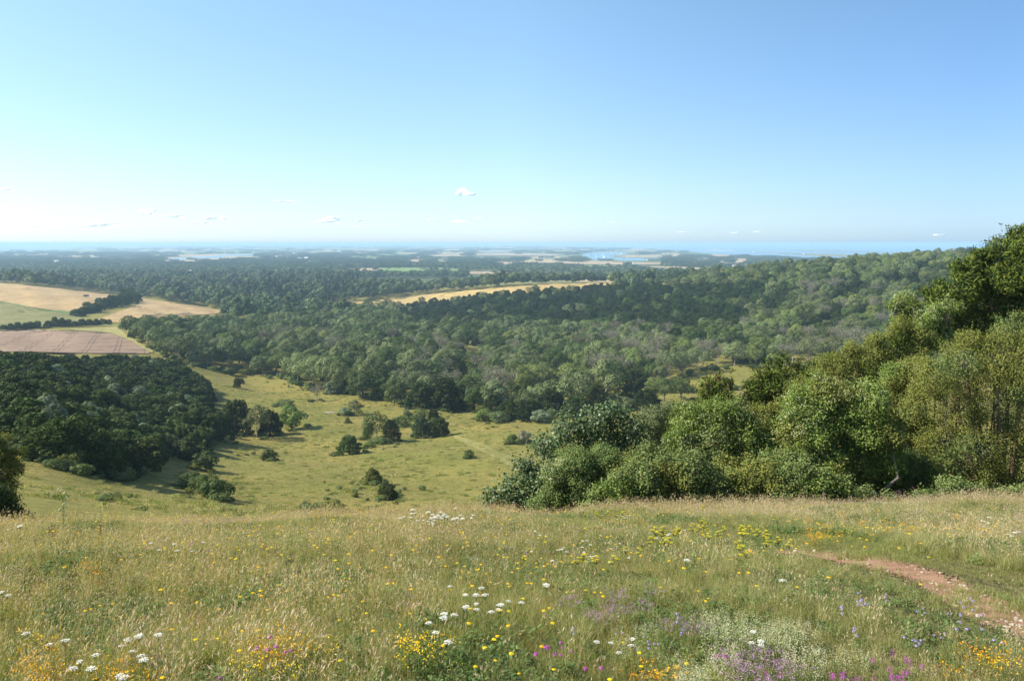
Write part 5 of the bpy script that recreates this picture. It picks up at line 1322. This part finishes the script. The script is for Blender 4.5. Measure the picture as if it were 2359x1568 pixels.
# kind, centre px, py, spread x, y, count, scale, where
BEDS = [
 ('carrot', 240,1490, 95,34,16,1.0,'in the near left corner cluster'), ('carrot', 60,1414,8,4,1,1.25,'alone above the near left corner'), ('carrot', 50,1237,6,3,1,1.3,'alone near the left edge bramble'), ('carrot', 8,1350,4,12,2,1.0,'at the left edge'),
 ('carrot', 430,1272,60,14,6,.9,'in the left middle of the meadow'), ('carrot', 1125,1386,48,22,15,.95,'in the white patch at mid meadow'), ('carrot', 1258,1360,5,3,1,1.2,'alone between the white patch and the brambles'), ('carrot', 1020,1455,40,24,6,1.0,'just below the white patch at mid meadow'),
 ('carrot', 1575,1309,4,3,1,1.1,'alone below the yellow parsnips'), ('carrot', 1797,1347,6,3,2,1.0,'alone below the path'), ('carrot', 1010,1186,62,8,40,1.25,'in the white band on the brow'), ('carrot', 1360,1272,75,20,22,.75,'in the loose white patch before the path'),
 ('carrot', 1235,1228,8,4,2,.9,'by the small bare patch'), ('carrot', 1550,1243,36,12,7,.8,'among the yellow parsnips'), ('carrot', 1440,1186,30,8,12,.8,'in the white patch under the bramble bank'), ('carrot', 2330,1253,16,4,4,1.0,'at the right edge beyond the path'), ('carrot', 2280,1190,30,8,4,1.0,'under the hawthorn'),
 ('carrot', 1745,1440,50,16,5,.9,'near the cream bedstraw'), ('carrot', 1440,1452,60,14,5,.9,'right of the white patch'),
 ('parsnip', 1560,1222,52,18,9,1.0,'in the yellow patch at mid meadow'), ('parsnip', 1640,1196,60,12,6,.9,'under the bramble bank'), ('parsnip', 1500,1268,48,10,5,.9,'before the yellow patch'), ('parsnip', 1735,1216,40,10,6,1.0,'between the patch and the path'), ('parsnip', 1712,1288,14,12,3,1.0,'in front of the path end'),
 ('parsnip', 1420,1182,40,8,8,.85,'left of the bramble bank'), ('parsnip', 1340,1290,34,10,4,.9,'in the loose white patch'), ('parsnip', 1785,1252,24,10,4,.9,'at the far end of the path'), ('parsnip', 1240,1262,30,8,2,.8,'by the small bare patch'),
 ('wort', 70,1500,46,40,7,1.1,'in the near left corner'), ('wort', 270,1525,50,20,6,1.0,'beside the near left white cluster'), ('wort', 615,1492,66,22,7,1.0,'in the near orange drift'), ('wort', 590,1180,90,10,12,.9,'on the brow'), ('wort', 1530,1522,34,14,4,1.0,'beside the cream bedstraw'),
 ('wort', 180,1330,60,10,5,.8,'in the left middle of the meadow'), ('wort', 2010,1208,90,14,9,1.0,'in the orange drift beyond the path'), ('wort', 1880,1212,30,14,5,1.0,'between the path and the clematis'), ('wort', 2240,1500,40,10,4,1.0,'in the near right corner'), ('wort', 1430,1200,60,8,6,.7,'under the bramble bank'), ('wort', 2190,1195,70,14,8,1.0,'under the hawthorn'),
 ('wortbright', 605,1530,60,22,5,1.0,'in the near orange drift'), ('wortbright', 960,1500,60,16,7,1.0,'below the white patch at mid meadow'), ('wortbright', 745,1490,26,10,3,1.0,'right of the near orange drift'), ('wortbright', 2290,1508,26,8,3,1.0,'in the near right corner'), ('wortbright', 2080,1222,120,20,10,.9,'beyond the path'), ('wortbright', 1890,1226,24,8,3,1.0,'at the path end'),
 ('marjoram', 1730,1505,60,26,8,1.1,'in the near purple clump'), ('marjoram', 1430,1388,66,16,8,.8,'in the mid purple drift'), ('marjoram', 1345,1400,40,10,4,.8,'left of the mid purple drift'), ('marjoram', 1990,1174,110,12,16,.95,'in the lilac drift under the hawthorn'), ('marjoram', 490,1194,46,6,7,.9,'in the lilac patch on the brow'), ('marjoram', 1560,1430,60,14,5,.8,'below the mid purple drift'), ('marjoram', 2350,1200,14,20,3,1.0,'at the right edge'), ('marjoram', 960,1400,30,10,2,.7,'at mid meadow'), ('marjoram', 300,1500,40,20,3,.8,'in the near left corner'),
 ('bedstraw', 1640,1478,120,40,8,1.0,'in the near cream drift, left part'), ('bedstraw', 1860,1478,120,40,7,1.0,'in the near cream drift, right part'), ('bedstraw', 1750,1440,110,14,9,.9,'at the back of the cream drift'), ('bedstraw', 1600,1530,70,16,6,1.0,'at the front of the cream drift'), ('bedstraw', 1150,1250,60,10,3,.7,'at mid meadow'),
 ('knapweed', 1250,1528,18,4,2,1.1,'at the near middle edge'), ('knapweed', 1375,1550,6,3,1,1.1,'at the near edge'), ('knapweed', 640,1512,36,10,3,1.1,'in the near orange drift'), ('knapweed', 500,1562,4,2,1,1.1,'at the near edge left of middle'), ('knapweed', 1650,1499,3,2,1,1.1,'in the cream drift'), ('knapweed', 2090,1150,30,4,2,1.4,'before the dark hollow'), ('knapweed', 440,1290,60,20,4,.9,'in the left meadow'), ('knapweed', 1290,1500,14,8,2,.9,'near the middle edge'),
 ('betony', 1945,1530,26,12,4,1.1,'left in the near right purple group'), ('betony', 2065,1522,44,16,8,1.1,'in the near right purple group'), ('betony', 1800,1535,26,10,3,1.0,'right of the purple clump'),
 ('scabious', 2200,1435,150,42,11,1.0,'around the near path'), ('scabious', 1950,1392,90,12,5,.9,'below the path'), ('scabious', 1480,1440,120,26,6,.9,'in the middle meadow'), ('scabious', 1180,1300,80,14,5,.8,'in the upper meadow'),
 ('thistle', 152,1195,4,2,1,.95,'standing tall on the brow at left'), ('dock', 132,1232,10,4,2,1.0,'below the seeding thistle'), ('dock', 225,1236,6,4,1,.9,'right of the seeding thistle'),
]
def build_flowers():
    rng = np.random.default_rng(55); S = flower_shapes()
    info = {'carrot': ('wild_carrot', 'flat white wild carrot head', 'wildflower'), 'parsnip': ('wild_parsnip', 'lime-yellow wild parsnip', 'wildflower'), 'wort': ('st_johns_wort', 'orange-brown clump of fading yellow wort', 'wildflower'), 'wortbright': ('st_johns_wort', 'bright yellow wort clump', 'wildflower'),
            'marjoram': ('wild_marjoram', 'purple-pink marjoram clump', 'wildflower'), 'bedstraw': ('hedge_bedstraw', 'frothy cream bedstraw', 'wildflower'), 'knapweed': ('knapweed', 'magenta knapweed', 'wildflower'), 'betony': ('betony', 'magenta betony spikes', 'wildflower'),
            'scabious': ('scabious', 'pale lilac scabious', 'wildflower'), 'thistle': ('thistle', 'pale seeding thistle', 'thistle'), 'dock': ('dock_plant', 'dark red-brown seeding dock', 'weed'), 'hawkbit': ('hawkbit', 'small yellow hawkbit', 'wildflower')}
    ords = ['first','second','third','fourth','fifth','sixth','seventh','eighth','ninth','tenth','eleventh','twelfth','thirteenth','fourteenth','fifteenth','sixteenth','seventeenth','eighteenth']
    beds = list(BEDS)
    for (a, b, c, d, n, w) in ((0, 600, 1195, 1400, 50, 'in the left meadow'), (600, 1200, 1190, 1300, 70, 'in the upper middle meadow'), (600, 1300, 1300, 1440, 42, 'in the middle meadow'), (1200, 1800, 1190, 1400, 50, 'before the bramble bank'), (1800, 2358, 1190, 1300, 36, 'beyond the path'), (300, 1600, 1440, 1560, 30, 'at the near edge')):
        beds.append(('hawkbit', (a+b)/2, (c+d)/2, (b-a)/2, (d-c)/2, n, 1.0, w))
    for kind, px, py, sx, sy, n, sc, where in beds:
        sc = sc * {'hawkbit': .75, 'wort': .5, 'wortbright': .5, 'marjoram': .5, 'bedstraw': .52, 'carrot': .56}.get(kind, .6)
        uni = kind == 'hawkbit'
        pts = []
        for _ in range(n):
            pts.append((px + (rng.uniform(-1, 1) * sx if uni else np.clip(rng.normal(0, .75), -1.9, 1.9) * sx), py + (rng.uniform(-1, 1) if uni else np.clip(rng.normal(0, .75), -1.6, 1.6)) * sy))
        pts.sort()
        nm, look, cat = info[kind]
        for k, (qx, qy) in enumerate(pts):
            v = int(rng.integers(3)); st, hd, hn = S[kind][v]
            hh = {'hawkbit': .24, 'carrot': .42, 'parsnip': .46, 'thistle': .5, 'dock': .35}.get(kind, .3) * sc
            # the head, not the foot, stands at the picked place: step the foot nearer by the plant's height
            d = np.geomspace(2.2, 17.2, 500); g = near_g(d); gy = HOR - F * (g + hh*.9) / d
            D = float(np.interp(-qy, -gy, d)); x = (qx - CX) / F * D
            if D > 16.8: D = 16.8; x = (qx - CX) / F * D
            o = bpy.data.objects.new(nm, st); link(o); o.location = (x, D, float(height(x, D)))
            o.rotation_euler = (rng.normal(0, .07), rng.normal(0, .07), rng.uniform(0, 6.28)); s = sc * rng.uniform(.85, 1.2); o.scale = (s, s, s)
            link(bpy.data.objects.new(hn, hd), o)
            if n == 1: lab = f'{look} {where}'
            elif n <= 18 and not uni: lab = f'{look} {where}, {ords[k]} from left'
            else: lab = f'{look} {where}'
            tag(o, lab, cat, f'{look} {where}')
build_flowers()

def build_many_hawkbits():
    rng = np.random.default_rng(91); S = flower_shapes()['hawkbit']; n = 700
    D = np.sqrt(rng.uniform(5.5**2, 16.5**2, n)); x = rng.uniform(-.66, .66, n) * D
    protos = []
    for st, hd, hn in S:
        me = hd.copy(); protos.append(bpy.data.objects.new('p', me))
    z = height(x, D); f = np.sin(x*1.1 + .4) * np.sin(D*.9 + x*.5); px, py = pix(x, D, z); k = (rng.random(n) < .55 + .4*f)
    for P in PATHS: k &= ~in_poly(px, py, P)
    scatter('hawkbit_drift', np.stack([x, D, z - .06], 1)[k], rng.uniform(0, 6.28, n)[k], rng.uniform(.8, 1.1, n)[k], rng.integers(0, 3, n)[k], protos)
build_many_hawkbits()

# ------------------------------------------------------------------ boats in the harbour, a trailer on the wheat, small buildings on the plain
def build_small():
    M['hull'] = plain_mat('white_hull', (0.75, 0.75, 0.72)); M['sail'] = plain_mat('white_sail', (0.85, 0.84, 0.8)); M['steel'] = plain_mat('dark_steel', (0.05, 0.05, 0.055)); M['rubber'] = plain_mat('tyre_rubber', (0.02, 0.02, 0.02))
    M['roof'] = plain_mat('pale_roof', (0.55, 0.53, 0.5)); M['wallw'] = plain_mat('white_wall', (0.7, 0.68, 0.62))
    hb = MB(); n = 9
    for sgn in (-1, 1):
        t = np.linspace(-1, 1, n); w = sgn * 1.6 * (1 - np.clip(t, 0, 1)**2 * .95) * (.8 + .2*(t > -.9)); hb.add([(x*5, y, .9 + .35*max(x, 0)) for x, y in zip(t, w)] + [(x*4.6, y*.45, -.3) for x, y in zip(t, w)], [(i, i+1, i+1+n, i+n) if sgn > 0 else (i+1, i, i+n, i+1+n) for i in range(n-1)])
    t = np.linspace(-1, 1, n); w = 1.6 * (1 - np.clip(t, 0, 1)**2 * .95); hb.add([(x*5, y, .9 + .35*max(x, 0)) for x, y in zip(t, w)] + [(x*5, -y, .9 + .35*max(x, 0)) for x, y in zip(t, w)], [(i, i+1, i+1+n, i+n) for i in range(n-1)])
    hb.add([(-2.5, -1, .9), (1, -.8, .9), (1, .8, .9), (-2.5, 1, .9), (-2.3, -.8, 1.9), (.6, -.6, 1.8), (.6, .6, 1.8), (-2.3, .8, 1.9)], [(4,5,6,7),(0,1,5,4),(1,2,6,5),(2,3,7,6),(3,0,4,7)])
    hm = hb.mesh('hull', [M['hull']])
    sb = MB(); sb.tube([[.6, 0, .9], [.6, 0, 13]], [.08, .05], 5); sb.tris([[.5, .02, 12.6], [.5, .02, 2.0], [-3.9, .25, 2.1]]); sb.tris([[.7, .02, 11.5], [.75, .03, 1.6], [4.6, .2, 1.5]])
    sm = sb.mesh('sail', [M['sail']])
    rng = np.random.default_rng(12)
    sp = [(1402,587,zl),(1416,588.6,zl),(1430,584.3,zl),(1441,583.4,zl),(1398,585.6,zl),(1387,589,zl),(1373,592,zl),(1436,597.4,zl),(1412,592.6,zl),(1390,594.6,zl),(1408,583.5,zl),(1460,599,zl),(1360,589,zl),
          (1866,592.6,SEA_Z),(1895,594.2,SEA_Z),(1901,594.4,SEA_Z),(1930,596.5,SEA_Z),(1880,590.2,SEA_Z),(1752,575,SEA_Z),(2045,569.4,SEA_Z),(2009,570,SEA_Z),(1735,582.4,SEA_Z),(1850,587,SEA_Z),(1918,583.4,SEA_Z),(2080,581,SEA_Z),(1690,571.4,SEA_Z)]
    sp.sort()
    for n, (px, py, z) in enumerate(sp):
        D = F * -z / (py - HOR); s = rng.uniform(.9, 1.5) * max(1, D/9000)
        e = link(bpy.data.objects.new('sailing_boat', None)); e.location = ((px - CX)/F*D, D, z); e.rotation_euler = (0, 0, rng.uniform(-.6, .6)); e.scale = (s, s, s)
        link(bpy.data.objects.new('hull', hm), e); link(bpy.data.objects.new('sail', sm), e)
        where = 'in the harbour inlet' if px < 1480 else 'on the sea beyond the plain'
        tag(e, f'tiny white sailing boat {where}, number {n + 1} from the left', 'boat', f'boats {where}')
        e['label'] = f'tiny white sailing boat {where}, ' + (['first','second','third','fourth','fifth','sixth','seventh','eighth','ninth','tenth','eleventh','twelfth','thirteenth'][n if px < 1480 else n - 13]) + ' from the left'
    # flat farm trailer standing in the upper wheat field
    x, D, z = ground_at(198, 684, 400); e = link(bpy.data.objects.new('farm_trailer', None)); e.location = (x, D, z + .4); e.rotation_euler = (0, 0, -.35); tag(e, 'dark flat farm trailer standing alone in the upper wheat field', 'trailer')
    b = MB(); b.add([(-3.4,-1.2,.9),(3.4,-1.2,.9),(3.4,1.2,.9),(-3.4,1.2,.9),(-3.2,-1.1,2.2),(2.6,-1.1,2.2),(2.6,1.1,2.2),(-3.2,1.1,2.2)], [(0,3,2,1),(4,5,6,7),(0,1,5,4),(1,2,6,5),(2,3,7,6),(3,0,4,7)]); b.tube([[3.3,0,.9],[5.0,0,.7]], [.12,.1], 6); b.build('body', M['steel'], e)
    wb = MB(); wb.tube([[0,-.18,0],[0,-.17,0],[0,.17,0],[0,.18,0]], [.1,.5,.5,.1], 14); wm = wb.mesh('wheel', [M['rubber']])
    for wx in (-2.2, -1.0, 2.2):
        for wy in (-1.05, 1.05): o = link(bpy.data.objects.new('wheel', wm), e); o.location = (wx, wy, .5)
    # far buildings among the trees
    bb = MB(); bb.add([(-7,-4,0),(7,-4,0),(7,4,0),(-7,4,0),(-7,-4,4),(7,-4,4),(7,4,4),(-7,4,4),(-7,0,7),(7,0,7)], [(0,1,5,4),(1,2,6,5),(2,3,7,6),(3,0,4,7)]); bb.tris([[(-7,-4,4),(-7,4,4),(-7,0,7)],[(7,-4,4),(7,4,4),(7,0,7)]]); 
    wl = bb.mesh('wall', [M['wallw']]); rb = MB(); rb.quads([[(-7.4,-4.5,3.7),(7.4,-4.5,3.7),(7.4,0,7.15),(-7.4,0,7.15)],[(-7.4,4.5,3.7),(7.4,4.5,3.7),(7.4,0,7.15),(-7.4,0,7.15)]]); rm = rb.mesh('roof', [M['roof']])
    hs = [(1636,626,1.6,'large pale barn just beyond the near ridge'),(1690,618.5,1.3,'white-roofed farm building by the long stubble field, sunny one'),(1697,619.5,1.5,'white-roofed farm building by the long stubble field, shaded one'),(1490,603.5,1.2,'pale house beyond the long tan field'),(858,625.5,1.0,'pale house beside the tan and green fields, nearer one'),(866,624.8,1.0,'pale house beside the tan and green fields, farther one'),(962,597,1.6,'white greenhouse roof beyond the plain woods'),(705,600.5,2.2,'long pale greenhouse in the middle plain, first'),(690,600.8,2.0,'long pale greenhouse in the middle plain, second'),(428,631,1.2,'pale farm roof in the woods behind the wheat field'),(436,631.8,1.2,'second pale farm roof in the woods behind the wheat field'),(130,608,1.8,'pale roof far off on the plain at left'),(1460,612,1.2,'white house in the far trees above the golden field'),(1538,587.5,1.2,'white waterside house across the inlet, nearer one'),(1528,588,1.2,'white waterside house across the inlet, farther one')]
    for px, py, s, lab in hs:
        D = F * -LAND_Z / (py - HOR); e = link(bpy.data.objects.new('farm_building', None)); e.location = ((px-CX)/F*D, D, LAND_Z + 5.0); e.scale = (s*.6, s*.5, s*.75); e.rotation_euler = (0, 0, rng.uniform(-.4, .4)); tag(e, lab, 'building')
        link(bpy.data.objects.new('wall', wl), e); link(bpy.data.objects.new('roof', rm), e)
build_small()

# ------------------------------------------------------------------ clouds, far outside the hazy air
def build_clouds():
    m, nt, out = new_mat('cloud_vapour')
    lw = nt.nodes.new('ShaderNodeLayerWeight'); lw.inputs['Blend'].default_value = 0.5
    f = mathn(nt, 'SUBTRACT', 1.0, lw.outputs['Facing'])
    f = mathn(nt, 'POWER', f, 1.6)
    nz = ramp(nt, noise(nt, 0.004, 5, 0.65), [(0.3, 0.0), (0.62, 1.0)])
    f = mathn(nt, 'MULTIPLY', mathn(nt, 'MULTIPLY', f, nz), 0.65)
    g = nt.nodes.new('ShaderNodeNewGeometry'); vm = nt.nodes.new('ShaderNodeVectorMath'); vm.operation = 'MULTIPLY_ADD'
    vm.inputs[1].default_value = (.35, .35, .35); vm.inputs[2].default_value = (-.55, -.25, .55); nt.links.new(g.outputs['Normal'], vm.inputs[0])
    vn = nt.nodes.new('ShaderNodeVectorMath'); vn.operation = 'NORMALIZE'; nt.links.new(vm.outputs[0], vn.inputs[0])
    d = nt.nodes.new('ShaderNodeBsdfDiffuse'); d.inputs['Color'].default_value = (0.98, 0.98, 0.98, 1); nt.links.new(vn.outputs[0], d.inputs['Normal'])
    t = nt.nodes.new('ShaderNodeBsdfTranslucent'); t.inputs['Color'].default_value = (0.95, 0.95, 0.95, 1)
    a = nt.nodes.new('ShaderNodeMixShader'); a.inputs[0].default_value = 0.15; nt.links.new(d.outputs[0], a.inputs[1]); nt.links.new(t.outputs[0], a.inputs[2])
    tr = nt.nodes.new('ShaderNodeBsdfTransparent'); b = nt.nodes.new('ShaderNodeMixShader')
    bk = nt.nodes.new('ShaderNodeNewGeometry').outputs['Backfacing']; f = mathn(nt, 'MULTIPLY', f, mathn(nt, 'SUBTRACT', 1.0, bk))
    nt.links.new(f, b.inputs[0]); nt.links.new(tr.outputs[0], b.inputs[1]); nt.links.new(a.outputs[0], b.inputs[2]); nt.links.new(b.outputs[0], out.inputs['Surface'])
    import bmesh
    rng = np.random.default_rng(9)
    bm = bmesh.new(); bmesh.ops.create_icosphere(bm, subdivisions=5, radius=1); SV = np.array([v.co[:] for v in bm.verts]); SF = np.array([[v.index for v in f.verts] for f in bm.faces]); bm.free()
    cl = [(1073,452,46,26,'brightest small white cumulus, highest in the middle sky'),(12,440,34,14,'small white cloud at the left edge of the sky'),(655,468,42,12,'thin white streak of cloud left of the bright cumulus'),(342,495,28,18,'small ragged puff, leftmost of the row over the plain'),(403,502,38,14,'flat puff right of the ragged one over the plain'),(502,506,46,14,'wide ragged cloud over the left plain'),(468,515,30,9,'small flat puff under the wide ragged cloud'),(755,514,50,18,'heaped white cloud low over the middle plain'),(830,511,22,9,'tiny puff right of the heaped cloud'),(832,524,44,8,'thin flat cloud below the tiny puff'),(1002,507,26,9,'tiny upper puff left below the bright cumulus'),(1060,515,40,9,'low flat puff below the bright cumulus'),(1102,505,20,9,'tiny puff right below the bright cumulus'),(232,524,66,18,'faint broad cloud low over the left horizon'),(85,524,26,13,'faint puff near the left edge over the sea'),(1690,537,24,7,'tiny low cloud over the sea, nearest the ridge end of the harbour'),(1572,535,22,6,'tiny low cloud over the harbour mouth'),(1746,535,28,7,'tiny low cloud over the sand bar'),(2165,542,34,11,'low white cloud over the far island hill'),(1412,512,24,7,'tiny faint cloud above the harbour')]
    for px, py, w, h, lab in cl:
        D = 30000.0; mb = MB(); c = W3(px, py, D); q = np.ones(len(SV))
        for k in range(26):
            u = rand_dirs(rng, 1)[0]; u[2] = abs(u[2])*.9 - .15; u = unit(u[None])[0]
            a = np.clip((SV @ u - .72) / .28, 0, 1); q += rng.uniform(.12, .42) * a**1.2
        flat = np.where(SV[:, 2] < 0, .45, 1.0)
        w *= .85 if px < 1300 else .6; h *= 1.0 if px < 1300 else .6
        V = SV * q[:, None] * np.array([w*.42, w*.30, h*.42]) / F * D; V[:, 2] *= flat
        mb.add(V, SF)
        o = mb.build('cloud', m, None, True); o.location = tuple(c); tag(o, lab, 'cloud', 'small clouds over the plain')
build_clouds()
# ------------------------------------------------------------------ air, sky, sun, camera
def build_air():
    m, nt, out = new_mat('haze_air')
    v = nt.nodes.new('ShaderNodeVolumePrincipled')
    v.inputs['Color'].default_value = (0.5, 0.74, 0.95, 1); v.inputs['Density'].default_value = 0.000125; v.inputs['Anisotropy'].default_value = 0.096
    nt.links.new(v.outputs[0], out.inputs['Volume'])
    mb = MB(); S = 330000.0; z0, z1 = -84.0, 9.0
    V = [(-S*1.7, -60, z0), (S*1.7, -60, z0), (S*1.7, S, z0), (-S*1.7, S, z0), (-S*1.7, -60, z1), (S*1.7, -60, z1), (S*1.7, S, z1), (-S*1.7, S, z1)]
    mb.add(V, [(0,3,2,1),(4,5,6,7),(0,1,5,4),(1,2,6,5),(2,3,7,6),(3,0,4,7)])
    o = tag(mb.build('haze', m), kind='stuff')
build_air()
SUN_AZ, SUN_EL = radians(-92), radians(38)          # measured from straight ahead, negative to the left
def build_light():
    w = bpy.data.worlds.new('World'); scn.world = w; w.use_nodes = True
    nt = w.node_tree; bg = nt.nodes['Background']
    sky = nt.nodes.new('ShaderNodeTexSky'); sky.sky_type = 'NISHITA'; sky.sun_disc = False
    sky.sun_elevation = SUN_EL; sky.sun_rotation = SUN_AZ
    sky.air_density = 1.0; sky.dust_density = 0.6; sky.ozone_density = 2.5; sky.altitude = 200
    tc = nt.nodes.new('ShaderNodeTexCoord'); sep = nt.nodes.new('ShaderNodeSeparateXYZ'); nt.links.new(tc.outputs['Generated'], sep.inputs[0])
    el = ramp(nt, sep.outputs[2], [(0.0, (.88, 1.16, 1.66)), (0.045, (.86, 1.03, 1.3)), (0.1, (.92, 1.05, 1.22)), (0.3, (1.08, 1.25, 1.22)), (1.0, (1.05, 1.1, 1.1))])
    lr = ramp(nt, mathn(nt, 'MULTIPLY_ADD', sep.outputs[0], 0.5), [(0.0, (1.16, 1.05, 1.02)), (0.25, (1.17, 1.08, 1.06)), (0.5, (1.2, 1.14, 1.1)), (0.75, (.73, .77, .86)), (1.0, (.6, .65, .75))]); nt.nodes[-2].inputs[2].default_value = 0.5
    cc = mixc(nt, 1.0, mixc(nt, 1.0, sky.outputs[0], el, 'MULTIPLY'), lr, 'MULTIPLY')
    nt.links.new(cc, bg.inputs['Color']); bg.inputs['Strength'].default_value = 0.096
    L = bpy.data.lights.new('sun', 'SUN'); L.energy = 5.0; L.angle = radians(0.53); L.color = (1.0, 0.93, 0.82)
    o = link(bpy.data.objects.new('sun', L))
    d = np.array([sin(SUN_AZ)*cos(SUN_EL), cos(SUN_AZ)*cos(SUN_EL), sin(SUN_EL)])
    from mathutils import Vector
    o.rotation_euler = Vector(-d).to_track_quat('-Z', 'Y').to_euler()
build_light()
cam = bpy.data.cameras.new('camera'); cam.lens = 28.0; cam.sensor_width = 36.0; cam.sensor_fit = 'HORIZONTAL'
cam.shift_y = -(784 - HOR) / 2358.0; cam.clip_start = 0.1; cam.clip_end = 600000
co = link(bpy.data.objects.new('camera', cam)); co.location = (0, 0, 0); co.rotation_euler = (radians(90), 0, 0)
scn.camera = co
scn.view_settings.view_transform = 'Standard'; scn.view_settings.look = 'None'; scn.view_settings.exposure = 0.82; scn.view_settings.gamma = 1.0
scn.cycles.use_denoising = True
scn.cycles.max_bounces = 6; scn.cycles.diffuse_bounces = 3; scn.cycles.transmission_bounces = 3; scn.cycles.volume_bounces = 1; scn.cycles.transparent_max_bounces = 24
